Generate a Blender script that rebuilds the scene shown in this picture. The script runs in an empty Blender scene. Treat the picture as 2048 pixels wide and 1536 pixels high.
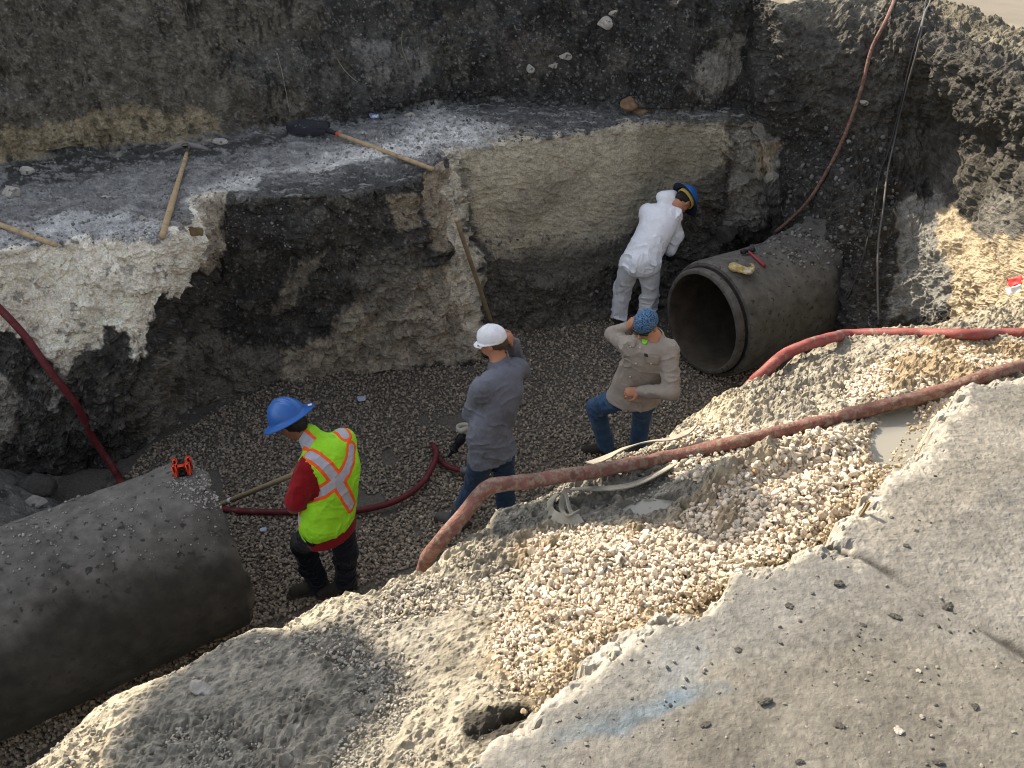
import bpy, math, random
import numpy as np
from mathutils import Vector, Matrix

# ---------------------------------------------------------------- camera, world, sun
F = 1657.0; PITCH = math.radians(34.0); CAMZ = 4.7
SP, CP = math.sin(PITCH), math.cos(PITCH)
scene = bpy.context.scene
col = scene.collection
cam = bpy.data.cameras.new("camera"); camo = bpy.data.objects.new("camera", cam); col.objects.link(camo)
cam.sensor_fit = 'HORIZONTAL'; cam.sensor_width = 36.0; cam.lens = F/2048*36.0
cam.clip_start = 0.05; cam.clip_end = 500
camo.location = (0, 0, CAMZ); camo.rotation_euler = (math.pi/2-PITCH, 0, 0)
scene.camera = camo

SUN_EL = math.radians(35.0); SUN_AZ = (-0.68, 0.733)
sdir = Vector((SUN_AZ[0]*math.cos(SUN_EL), SUN_AZ[1]*math.cos(SUN_EL), math.sin(SUN_EL))).normalized()
world = bpy.data.worlds.new("World"); scene.world = world; world.use_nodes = True
wn = world.node_tree; sky = wn.nodes.new("ShaderNodeTexSky"); sky.sky_type = 'NISHITA'
sky.sun_disc = False; sky.sun_elevation = SUN_EL; sky.sun_rotation = math.atan2(SUN_AZ[0], SUN_AZ[1])
sky.dust_density = 2.0; sky.air_density = 1.0; sky.ozone_density = 1.0
bg = wn.nodes["Background"]; bg.inputs[1].default_value = 0.15
hs = wn.nodes.new("ShaderNodeHueSaturation"); hs.inputs["Saturation"].default_value = 0.42      # desaturated sky: the shade comes out less blue
wn.links.new(sky.outputs[0], hs.inputs["Color"]); wn.links.new(hs.outputs[0], bg.inputs[0])
sl = bpy.data.lights.new("sun", 'SUN'); sl.energy = 5.0; sl.angle = math.radians(0.55); sl.color = (1.0, 0.87, 0.68)
so = bpy.data.objects.new("sun", sl); col.objects.link(so); so.location = (-10, 14, 14)
so.rotation_euler = sdir.to_track_quat('Z', 'Y').to_euler()
scene.view_settings.view_transform = 'Standard'; scene.view_settings.look = 'None'
scene.view_settings.gamma = 1.0; scene.view_settings.exposure = 1.02
scene.cycles.use_denoising = True; scene.cycles.denoising_prefilter = 'ACCURATE'; scene.cycles.denoising_input_passes = 'RGB_ALBEDO_NORMAL'; scene.cycles.use_adaptive_sampling = False; scene.cycles.use_light_tree = False; scene.cycles.sample_clamp_indirect = 4.0; scene.cycles.filter_width = 1.1; scene.cycles.max_bounces = 6; scene.cycles.diffuse_bounces = 4

ZS, ZB, ZN, RP = 3.15, 2.78, 2.07, 0.60     # street, bank lip, far bench, pipe radius
rng = np.random.default_rng(7); random.seed(7)

def ray(u, v):
    a = (u-1024)/F; b = (v-768)/F
    return np.array((a, CP-b*SP, -SP-b*CP))
def P(u, v, z=None, y=None, x=None):
    d = ray(u, v)
    t = (z-CAMZ)/d[2] if z is not None else (y/d[1] if y is not None else x/d[0])
    return np.array((d[0]*t, d[1]*t, CAMZ+d[2]*t))
def pix(p):
    q = np.asarray(p, float) - np.array((0, 0, CAMZ))
    f = q[..., 1]*CP - q[..., 2]*SP
    f = np.where(f < 0.05, 0.05, f)
    dn = -q[..., 1]*SP - q[..., 2]*CP
    return 1024+F*q[..., 0]/f, 768+F*dn/f, f

# ---------------------------------------------------------------- noise
_T = np.random.default_rng(3).random((32, 32, 32)).astype(np.float32)
def vnoise(p):
    p = np.asarray(p, np.float32); i = np.floor(p).astype(np.int32); f = p-i
    f = f*f*f*(f*(f*6-15)+10)
    i0 = i & 31; i1 = (i+1) & 31
    x0, y0, z0 = i0[:, 0], i0[:, 1], i0[:, 2]; x1, y1, z1 = i1[:, 0], i1[:, 1], i1[:, 2]
    fx, fy, fz = f[:, 0], f[:, 1], f[:, 2]
    a = _T[x0, y0, z0]; a = a+(_T[x1, y0, z0]-a)*fx
    b = _T[x0, y1, z0]; b = b+(_T[x1, y1, z0]-b)*fx
    c = _T[x0, y0, z1]; c = c+(_T[x1, y0, z1]-c)*fx
    d = _T[x0, y1, z1]; d = d+(_T[x1, y1, z1]-d)*fx
    e = a+(b-a)*fy; g = c+(d-c)*fy
    return (e+(g-e)*fz)*2-1
_R = np.array([[0.36, 0.48, -0.8], [-0.8, 0.6, 0.0], [0.48, 0.64, 0.6]], np.float32)
def fbm(p, octs=4, gain=0.5, lac=2.03, off=0.0):
    p = np.asarray(p, np.float32)+np.float32(off); s = 0; a = 1.0; n = 0
    for _ in range(octs):
        s = s+a*vnoise(p); n += a; a *= gain; p = (p @ _R.T)*lac+np.float32(7.3)
    return s/n
def ridged(p, octs=4, gain=0.55, off=0.0):
    p = np.asarray(p, np.float32)+np.float32(off); s = 0; a = 1.0; n = 0
    for _ in range(octs):
        s = s+a*(1-2*np.abs(vnoise(p))); n += a; a *= gain; p = (p @ _R.T)*2.03+np.float32(3.1)
    return s/n
def worley(p, off=0.0):
    """distance to the nearest jittered lattice point and that point's random value"""
    p = np.asarray(p, np.float32)+np.float32(off); i = np.floor(p).astype(np.int32); best = np.full(len(p), 9, np.float32); val = np.zeros(len(p), np.float32)
    for dx in (-1, 0, 1):
        for dy in (-1, 0, 1):
            for dz in (-1, 0, 1):
                c = i+np.array((dx, dy, dz)); k = c & 31
                j = np.stack((_T[k[:, 0], k[:, 1], k[:, 2]], _T[k[:, 1], k[:, 2], k[:, 0]], _T[k[:, 2], k[:, 0], k[:, 1]]), 1)
                d = ((c+j-p)**2).sum(1); m = d < best
                best = np.where(m, d, best); val = np.where(m, j[:, 0], val)
    return np.sqrt(best), val
def sstep(a, b, x):
    t = np.clip((x-a)/(b-a), 0, 1); return t*t*(3-2*t)
def poly_sd(x, y, poly):
    """signed distance to a closed polygon, positive inside"""
    poly = np.asarray(poly, float); n = len(poly); d = np.full(x.shape, 1e18); ins = np.zeros(x.shape, bool)
    for i in range(n):
        ax, ay = poly[i]; bx, by = poly[(i+1) % n]; ex, ey = bx-ax, by-ay
        wx, wy = x-ax, y-ay; t = np.clip((wx*ex+wy*ey)/(ex*ex+ey*ey+1e-12), 0, 1)
        d = np.minimum(d, (wx-ex*t)**2+(wy-ey*t)**2)
        c = (ay > y) != (by > y)
        ins ^= c & (x < ex*(y-ay)/(by-ay+1e-18)+ax)
    d = np.sqrt(d); return np.where(ins, d, -d)

# ---------------------------------------------------------------- mesh helpers
def mesh_data(name, v, f, smooth=True, attrs=None):
    v = np.ascontiguousarray(v, np.float32); me = bpy.data.meshes.new(name)
    if isinstance(f, np.ndarray):
        f = np.ascontiguousarray(f, np.int32); n, k = f.shape
        me.vertices.add(len(v)); me.vertices.foreach_set("co", v.ravel())
        me.loops.add(n*k); me.loops.foreach_set("vertex_index", f.ravel())
        me.polygons.add(n); me.polygons.foreach_set("loop_start", np.arange(n, dtype=np.int32)*k)
        try: me.polygons.foreach_set("loop_total", np.full(n, k, np.int32))
        except Exception: pass
        me.update(calc_edges=True)
    else:
        me.from_pydata([tuple(map(float, q)) for q in v], [], [tuple(map(int, q)) for q in f]); me.update()
    me.polygons.foreach_set("use_smooth", np.full(len(me.polygons), bool(smooth)))
    for k, a in (attrs or {}).items():
        a = np.asarray(a, np.float32)
        if a.ndim == 1:
            at = me.attributes.new(k, 'FLOAT', 'POINT'); at.data.foreach_set("value", a)
        else:
            if a.shape[1] == 3: a = np.concatenate((a, np.ones((len(a), 1), np.float32)), 1)
            at = me.attributes.new(k, 'FLOAT_COLOR', 'POINT'); at.data.foreach_set("color", np.ascontiguousarray(a).ravel())
    me.validate()
    return me
def wloc(o):
    p = np.zeros(3)
    while o is not None: p = p+np.array(o.location); o = o.parent
    return p
def obj(name, v, f, mat, parent=None, smooth=True, attrs=None, base=None):
    """one mesh object from world coordinates; base moves its origin (default: parent's origin)"""
    v = np.asarray(v, float)
    b = np.array(base, float) if base is not None else (wloc(parent) if parent is not None else np.zeros(3))
    me = mesh_data(name, v-b, f, smooth, attrs); me.materials.append(mat)
    o = bpy.data.objects.new(name, me); col.objects.link(o)
    if parent is not None: o.parent = parent; o.location = b-wloc(parent)
    else: o.location = b
    return o
def tag(o, label=None, cat=None, group=None, kind=None):
    for k, x in (("label", label), ("category", cat), ("group", group), ("kind", kind)):
        if x: o[k] = x
    return o
def thing(name, label, cat, loc, group=None):
    o = bpy.data.objects.new(name, None); col.objects.link(o); o.location = tuple(map(float, loc)); o.empty_display_size = 0.1
    return tag(o, label, cat, group)
def grid_faces(nr, nc, keep=None):
    i = np.arange(nr*nc).reshape(nr, nc)
    f = np.stack((i[:-1, :-1], i[:-1, 1:], i[1:, 1:], i[1:, :-1]), -1)
    if keep is not None:
        k = keep[:-1, :-1] & keep[:-1, 1:] & keep[1:, 1:] & keep[1:, :-1]; f = f[k]
    return f.reshape(-1, 4)
def compact(v, f, attrs=None):
    u, inv = np.unique(f, return_inverse=True)
    return v[u], inv.reshape(f.shape), {k: a[u] for k, a in (attrs or {}).items()}
def tube(path, r, n=12, caps=True, seg=None, knob=None):
    """tube along a smooth path through the given points"""
    pth = spline(np.asarray(path, float), seg or 8)
    m = len(pth); rr = np.interp(np.linspace(0, 1, m), np.linspace(0, 1, len(r)), r) if np.ndim(r) else np.full(m, r)
    if knob is not None: rr = rr*knob(np.linspace(0, 1, m))
    tn = np.gradient(pth, axis=0); tn /= np.linalg.norm(tn, axis=1)[:, None]+1e-12
    nrm = np.cross(tn[0], (0, 0, 1)); 
    if np.linalg.norm(nrm) < 1e-3: nrm = np.cross(tn[0], (1, 0, 0))
    nrm /= np.linalg.norm(nrm); vs = []
    ang = np.linspace(0, 2*math.pi, n, endpoint=False)
    for i in range(m):
        nrm = nrm-tn[i]*nrm.dot(tn[i]); nrm /= np.linalg.norm(nrm); b = np.cross(tn[i], nrm)
        vs.append(pth[i]+rr[i]*(np.cos(ang)[:, None]*nrm+np.sin(ang)[:, None]*b))
    v = np.concatenate(vs); f = []
    for i in range(m-1):
        for j in range(n):
            k = (j+1) % n; f.append((i*n+j, i*n+k, (i+1)*n+k, (i+1)*n+j))
    if caps:
        f.append(tuple(range(n-1, -1, -1))); f.append(tuple((m-1)*n+j for j in range(n)))
    return v, f
def spline(c, seg=8):
    c = np.asarray(c, float)
    if len(c) == 2 or seg == 1: return c
    d = np.linalg.norm(np.diff(c, axis=0), axis=1)**0.5+1e-9; t = np.concatenate(([0], np.cumsum(d)))
    tt = np.concatenate([np.linspace(t[i], t[i+1], seg, endpoint=False) for i in range(len(c)-1)]+[[t[-1]]])
    return hermite(c, t, tt)
def hermite(c, t, tt, mono=False):
    """non-uniform cubic interpolation of c (along axis 0) given at t, sampled at tt"""
    n = len(t); h = np.diff(t); sh = (n-1,)+(1,)*(c.ndim-1); dl = np.diff(c, axis=0)/h.reshape(sh)
    m = np.empty_like(c); m[0] = dl[0]; m[-1] = dl[-1]
    w = (h[:-1]/(h[:-1]+h[1:])).reshape((n-2,)+(1,)*(c.ndim-1))
    m[1:-1] = dl[:-1]*(1-w)+dl[1:]*w
    if mono:
        lim = 2.0*np.minimum(np.abs(dl[:-1]), np.abs(dl[1:]))+1e-9
        m[1:-1] = np.clip(m[1:-1], -lim-0.15*np.abs(m[1:-1]), lim+0.15*np.abs(m[1:-1]))
    i = np.clip(np.searchsorted(t, tt, 'right')-1, 0, n-2); s = ((tt-t[i])/h[i]).reshape((-1,)+(1,)*(c.ndim-1)); hi = h[i].reshape(s.shape)
    return (2*s**3-3*s**2+1)*c[i]+(s**3-2*s**2+s)*hi*m[i]+(-2*s**3+3*s**2)*c[i+1]+(s**3-s**2)*hi*m[i+1]
def box(c, size, R=None):
    s = np.array(size)/2; v = np.array([(x, y, z) for x in (-1, 1) for y in (-1, 1) for z in (-1, 1)])*s
    if R is not None: v = v @ np.asarray(R).T
    return v+np.array(c), [(0, 1, 3, 2), (4, 6, 7, 5), (0, 4, 5, 1), (2, 3, 7, 6), (0, 2, 6, 4), (1, 5, 7, 3)]
def rbox(c, size, R=None, b=0.15):
    """box with chamfered edges and corners"""
    s = np.array(size)/2; k = min(s)*b*2; v = []; f = []; idx = {}
    for sx in (-1, 1):
        for sy in (-1, 1):
            for sz in (-1, 1):
                for ax in range(3):
                    q = np.array((sx, sy, sz))*(s-k); q[ax] = (sx, sy, sz)[ax]*s[ax]
                    idx[(sx, sy, sz, ax)] = len(v); v.append(q)
    for ax in range(3):
        a, b2 = (ax+1) % 3, (ax+2) % 3
        for sg in (-1, 1):
            q = []
            for p, r in ((-1, -1), (1, -1), (1, 1), (-1, 1)):
                e = [0, 0, 0]; e[ax] = sg; e[a] = p; e[b2] = r; q.append(idx[(*e, ax)])
            f.append(tuple(q if sg > 0 else q[::-1]))
        for p in (-1, 1):
            for r in (-1, 1):
                e0 = [0, 0, 0]; e0[ax] = -1; e0[a] = p; e0[b2] = r; e1 = list(e0); e1[ax] = 1
                q = (idx[(*e0, a)], idx[(*e1, a)], idx[(*e1, b2)], idx[(*e0, b2)])
                f.append(q if p*r > 0 else q[::-1])
    for sx in (-1, 1):
        for sy in (-1, 1):
            for sz in (-1, 1):
                q = tuple(idx[(sx, sy, sz, ax)] for ax in range(3)); f.append(q if sx*sy*sz > 0 else q[::-1])
    v = np.array(v)
    if R is not None: v = v @ np.asarray(R).T
    return v+np.array(c), f
def join(*parts):
    v = []; f = []; n = 0
    for a, b in parts:
        v.append(np.asarray(a, float)); f += [tuple(int(i)+n for i in q) for q in b]; n += len(a)
    return np.concatenate(v), f
def frame(z, x=None):
    """rotation matrix (columns x, y, z) whose z is the given axis"""
    z = np.asarray(z, float); z = z/np.linalg.norm(z); x = np.array((1.0, 0, 0)) if x is None else np.asarray(x, float)
    x = x-z*x.dot(z)
    if np.linalg.norm(x) < 1e-6: x = np.array((0, 1.0, 0))-z*z[1]
    x /= np.linalg.norm(x); return np.stack((x, np.cross(z, x), z), 1)

# ---------------------------------------------------------------- materials
def mat(name, color=(0.5, 0.5, 0.5), rough=0.85, attr=None, var=0.12, var_scale=8.0, bump=0.3, bump_scale=60.0, bump_dist=0.01,
        speck=None, spec=0.3, mud=None, metal=0.0, coords='Object', sheen=0.0, bump2=None):
    m = bpy.data.materials.new(name); m.use_nodes = True; nt = m.node_tree; N = nt.nodes; L = nt.links
    b = N["Principled BSDF"]; b.inputs["Roughness"].default_value = rough; b.inputs["Specular IOR Level"].default_value = spec
    b.inputs["Metallic"].default_value = metal
    if sheen: b.inputs["Sheen Weight"].default_value = sheen
    tc = N.new("ShaderNodeTexCoord"); vec = tc.outputs[coords]
    def noise(s, d=6.0, r=0.6):
        n = N.new("ShaderNodeTexNoise"); n.inputs["Scale"].default_value = s; n.inputs["Detail"].default_value = d
        n.inputs["Roughness"].default_value = r; L.new(vec, n.inputs["Vector"]); return n.outputs["Fac"]
    def ramp(src, a, c, ca=(0, 0, 0), cb=(1, 1, 1)):
        r = N.new("ShaderNodeValToRGB"); r.color_ramp.elements[0].position = a; r.color_ramp.elements[1].position = c
        r.color_ramp.elements[0].color = (*ca, 1); r.color_ramp.elements[1].color = (*cb, 1); L.new(src, r.inputs[0]); return r.outputs[0]
    def mix(fac, a, c, mode='MIX'):
        x = N.new("ShaderNodeMix"); x.data_type = 'RGBA'; x.blend_type = mode
        if isinstance(fac, float): x.inputs["Factor"].default_value = fac
        else: L.new(fac, x.inputs["Factor"])
        for s, q in ((x.inputs[6], a), (x.inputs[7], c)):
            if isinstance(q, tuple): s.default_value = (*q, 1)
            else: L.new(q, s)
        return x.outputs[2]
    if attr:
        at = N.new("ShaderNodeAttribute"); at.attribute_name = attr; c = at.outputs["Color"]
    else: c = tuple(color)
    g = ramp(noise(var_scale), 0.3, 0.7, (1-var,)*3, (1+var,)*3)
    c = mix(1.0, c, g, 'MULTIPLY')
    if speck:                                     # (colour, scale, amount)
        for sc, ss, am in speck:
            vo = N.new("ShaderNodeTexNoise"); vo.inputs["Scale"].default_value = ss; vo.inputs["Detail"].default_value = 3.0
            L.new(vec, vo.inputs["Vector"]); c = mix(ramp(vo.outputs["Fac"], 1-am-0.03, 1-am+0.03), c, sc)
    if mud:                                       # (colour, scale, threshold)
        c = mix(ramp(noise(mud[1], 8, 0.7), mud[2]-0.06, mud[2]+0.06), c, mud[0])
    if isinstance(c, tuple): b.inputs["Base Color"].default_value = (*c, 1)
    else: L.new(c, b.inputs["Base Color"])
    if bump:
        bp = N.new("ShaderNodeBump"); bp.inputs["Strength"].default_value = bump; bp.inputs["Distance"].default_value = bump_dist
        L.new(noise(bump_scale, 8, 0.65), bp.inputs["Height"]); out = bp.outputs[0]
        if bump2:
            b2 = N.new("ShaderNodeBump"); b2.inputs["Strength"].default_value = bump2[0]; b2.inputs["Distance"].default_value = bump2[2]
            L.new(noise(bump2[1], 4, 0.6), b2.inputs["Height"]); L.new(out, b2.inputs["Normal"]); out = b2.outputs[0]
        L.new(out, b.inputs["Normal"])
    m["_c"] = 1
    return m

M_WALL = mat("excavated_earth", attr="Col", rough=0.95, var=0.30, var_scale=70, bump=0.8, bump_scale=70, bump_dist=0.010, spec=0.15,
             speck=[((0.34, 0.32, 0.29), 55.0, 0.27)], bump2=(0.7, 20, 0.035))
M_BANK = mat("muddy_bank", attr="Col", rough=0.95, var=0.20, var_scale=40, bump=0.8, bump_scale=110, bump_dist=0.008, spec=0.12, bump2=(0.6, 30, 0.02))
M_SLAB = mat("concrete_slab", attr="Col", rough=0.9, var=0.20, var_scale=60, bump=0.6, bump_scale=240, bump_dist=0.0022, spec=0.2,
             speck=[((0.07, 0.066, 0.06), 200.0, 0.30), ((0.34, 0.31, 0.26), 300.0, 0.29)], bump2=(0.35, 60, 0.004))
M_STREET = mat("street_concrete", (0.185, 0.162, 0.13), rough=0.9, var=0.1, var_scale=3, bump=0.3, bump_scale=120, bump_dist=0.004)
M_FLOOR = mat("gravel_bed", (0.13, 0.115, 0.095), rough=0.95, var=0.4, var_scale=60, bump=1.0, bump_scale=60, bump_dist=0.02)
M_STONE = mat("crushed_limestone", attr="Col", rough=0.9, var=0.10, var_scale=50, bump=0.3, bump_scale=180, bump_dist=0.003, spec=0.2)
M_ROCK = mat("pale_rock", (0.36, 0.33, 0.29), rough=0.95, var=0.3, var_scale=18, bump=0.6, bump_scale=60, bump_dist=0.01, speck=[((0.10, 0.095, 0.09), 14.0, 0.38)])
M_CLOD = mat("dark_clod", (0.075, 0.069, 0.060), rough=0.95, var=0.35, var_scale=40, bump=0.8, bump_scale=80, bump_dist=0.008)
M_RUST = mat("rusty_rock", (0.17, 0.105, 0.06), rough=0.95, var=0.4, var_scale=16, bump=0.6, bump_scale=50, bump_dist=0.01)

# ---------------------------------------------------------------- the far wall of the trench with its bench, and the end wall
def st(back, lip, foot, push7=0.0, push8=0.0, down=0.18, zf=0.0, zn=ZN, top=1.35):
    B = P(*back, z=zn+0.06); Lp = P(*lip, z=zn); Ft = P(*foot, z=zf)
    o = B-np.array((0, 0, B[2])); o = o/np.linalg.norm(o); o[2] = 0
    g = (B-Lp); g[2] = 0; gl = np.linalg.norm(g)+1e-6
    z = np.array((0, 0, 1.0))
    r = [B+o*0.42*top/1.35+z*top, B+o*0.22*top/1.35+z*0.75*top/1.35, B+o*0.08+z*0.3, B, (B+Lp)/2+z*0.01, Lp+g/gl*min(0.07, gl*0.3)+z*0.01, Lp]
    dn = Ft-Lp
    r += [Lp+dn*0.10-o*push7, Lp+dn*0.55-o*push8, Ft, Ft-o*0.8-z*0.25]
    return np.array(r)
def ew(*pts):
    q = np.array([P(u, v, z=z) for u, v, z in pts])
    t = np.concatenate(([0], np.cumsum(np.linalg.norm(np.diff(q, axis=0), axis=1))))
    r = hermite(q, t, np.linspace(0, t[-1], 11), True)
    return r
stations = [
    st((-900, 470), (-900, 640), (-900, 1100)),
    st((-300, 385), (-300, 555), (-300, 1000), 0.04, 0.10),
    st((0, 332), (0, 503), (0, 960), 0.05, 0.15),
    st((150, 308), (170, 476), (150, 955), 0.06, 0.16),
    st((285, 292), (318, 482), (290, 905), 0.10, 0.06),
    st((385, 277), (372, 430), (345, 850), 0.14, -0.16),
    st((460, 262), (445, 396), (450, 800), 0.02, -0.22),
    st((600, 252), (600, 396), (560, 765), 0.03, -0.08),
    st((740, 238), (760, 376), (740, 745), 0.03, 0.04),
    st((835, 216), (855, 345), (900, 735), 0.04, -0.02),
    st((880, 210), (897, 312), (958, 722), 0.0, -0.02),
    st((905, 207), (925, 302), (985, 688), -0.02, -0.15),
    st((1000, 200), (1005, 290), (1040, 668), 0.0, -0.10),
    st((1110, 202), (1125, 273), (1125, 652), 0.0, -0.08, top=1.25),
    st((1250, 222), (1270, 254), (1245, 640), 0.0, -0.06, top=1.15),
    st((1400, 224), (1425, 243), (1380, 600), 0.0, -0.04, top=1.08),
    st((1478, 214), (1500, 243), (1475, 565), 0.05, 0.05, top=1.05),
    ew((1560, 5, 3.22), (1555, 120, 2.72), (1550, 230, 2.12), (1560, 330, 1.6), (1570, 450, 1.0), (1590, 560, 0.1), (1590, 640, -0.2)),
    ew((1690, -5, 3.18), (1690, 70, 2.95), (1692, 150, 2.6), (1695, 300, 1.95), (1690, 430, 1.52), (1690, 520, 1.15), (1690, 600, 0.80), (1690, 700, 0.3)),
    ew((1820, -5, 3.12), (1830, 90, 2.95), (1840, 165, 2.62), (1850, 300, 2.0), (1850, 450, 1.5), (1850, 640, 0.9), (1850, 760, 0.4)),
    ew((1955, 33, 3.12), (1955, 140, 2.95), (1955, 225, 2.62), (1950, 300, 2.2), (1945, 420, 1.8), (1930, 540, 1.5), (1926, 630, 1.2), (1920, 760, 0.5)),
    ew((2050, 68, 3.12), (2050, 200, 2.92), (2050, 275, 2.68), (2050, 340, 2.38), (2050, 450, 2.12), (2048, 530, 1.98), (2040, 610, 1.9), (2040, 740, 1.5)),
    ew((2230, 138, 3.12), (2230, 300, 2.92), (2230, 400, 2.65), (2230, 500, 2.5), (2220, 620, 2.35), (2200, 760, 1.9)),
    ew((2500, 255, 3.12), (2500, 420, 2.92), (2500, 560, 2.75), (2480, 700, 2.5), (2450, 850, 2.0)),
]
C = np.array(stations)
uu, vv, _ = pix(C)
du = np.abs(np.diff(uu, axis=0))[:, 3:9].mean(1)
# densify the columns in between so that each gets about the same number of pixels
tcol = np.concatenate(([0], np.cumsum(np.maximum(du, 25))))
dv = np.hypot(np.diff(vv, axis=1), np.diff(uu, axis=1))[2:21].mean(0); dv = np.maximum(dv, 10)
trow = np.concatenate(([0], np.cumsum(dv)))
vis = [np.arange(tcol[0], tcol[1], 8), np.arange(tcol[1], tcol[2], 5), np.arange(tcol[2], tcol[21], 1.75), np.arange(tcol[21], tcol[23], 5)]
tc_ = np.concatenate(vis); tr_ = np.arange(0, trow[-1], 1.55)
W = hermite(C, tcol, tc_, True)
W = hermite(np.swapaxes(W, 0, 1), trow, tr_, True)          # (rows, cols, 3)
NR, NC = W.shape[:2]
wu, wv, wf = pix(W)
du_ = np.gradient(W, axis=1); dv_ = np.gradient(W, axis=0)
Nn = np.cross(du_, dv_); Nn /= np.linalg.norm(Nn, axis=2)[..., None]+1e-9
tocam = np.array((0, 0, CAMZ))-W
Nn *= np.sign((Nn*tocam).sum(2).mean())
for _ in range(14):                                        # smoothed normals, so that lips do not fold
    for ax in (0, 1): Nn = (np.roll(Nn, 1, ax)+Nn*2+np.roll(Nn, -1, ax))/4
    
Nn /= np.linalg.norm(Nn, axis=2)[..., None]+1e-9
p = W.reshape(-1, 3); n_ = Nn.reshape(-1, 3); up = np.clip(n_[:, 2], 0, 1)
fu_, fv_ = wu.ravel(), wv.ravel(); rowt = np.repeat(tr_, NC); benchm = sstep(trow[3]-15, trow[3]+15, rowt)*(1-sstep(trow[6]-10, trow[6]+4, rowt))
endw = np.tile(sstep(tcol[16], tcol[17], tc_), NR); benchm *= 1-endw
upper = (1-sstep(trow[3]-10, trow[3]+10, rowt))*(1-endw)
clody = endw*sstep(1600, 1700, wu.ravel())*(1-sstep(370, 450, wv.ravel()+60*fbm(p*1.5, 3)))
steep = p*np.array((2.6, 2.6, 0.8))
disp = 0.11*fbm(p*1.6, 3)+0.075*fbm(p*4.5, 4)+0.034*ridged(p*11, 4)
disp += 0.012*fbm(p*45, 3)
scr = sstep(0.05, 0.35, fbm(p*1.3, 2, off=11))              # smooth faces left by the bucket
smooth_face = np.maximum(scr*upper, 0)
pw = p+0.10*np.stack([fbm(p*3, 3, off=80+9*k) for k in range(3)], 1)
wa, ra = worley(pw*np.array((3.2, 3.2, 4.6)), 21); wb, rb = worley(pw*np.array((9, 9, 12)), 27)
chip = ((ra-0.5)*0.085+(rb-0.5)*0.045-(wa-0.5)*0.05)*(1-benchm)*(1-0.85*upper)*(1-endw)
tear = ridged(steep*2.2, 4, off=5); disp += upper*(1-0.6*smooth_face)*(0.045*tear+0.09*ridged(p*np.array((3.5, 3.5, 1.8)), 5, off=29))
w1, r1 = worley(p*7.0); w2, r2 = worley(p*19.0, 4)
lump = (0.55-w1)*0.075+(0.5-w2)*0.045; disp = disp+chip
calm = sstep(-25, 25, poly_sd(fu_, fv_, [(925, 300), (1250, 258), (1450, 248), (1440, 360), (1300, 520), (1000, 560), (940, 420)])); chalkm = sstep(-15, 15, poly_sd(fu_, fv_, [(-400, 500), (330, 480), (400, 410), (420, 520), (300, 650), (250, 720), (0, 660), (-400, 700)]))
chalkm = np.maximum(chalkm, sstep(-15, 15, poly_sd(fu_, fv_, [(1790, 400), (1900, 410), (1960, 470), (2100, 480), (2600, 620), (2600, 900), (1900, 800), (1790, 650)])))
disp = disp-chip*(0.85*calm+0.35*chalkm)+calm*0.03*ridged(p @ np.array([[6, 0, 0], [0, 6, 0], [6, 0, 14]], np.float32), 3, off=66)
disp = disp*(1-0.6*calm)*(1-0.55*benchm)*(1-0.45*smooth_face)+clody*(lump+0.05*ridged(p*5, 4, off=2))*(0.45+0.55*sstep(0, 60, rowt))+endw*(1-clody)*0.06*ridged(p*4, 4, off=44)+(1-clody)*(1-benchm)*0.35*lump*(1-smooth_face)*(1-0.8*calm)*(1-0.5*chalkm)
disp += benchm*(0.010*np.clip(0.45-w2, 0, 1)*3+0.01*ridged(p*22, 3))
ov = p+n_*disp[:, None]
lowfade = sstep(trow[-1], trow[9], rowt)

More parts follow.
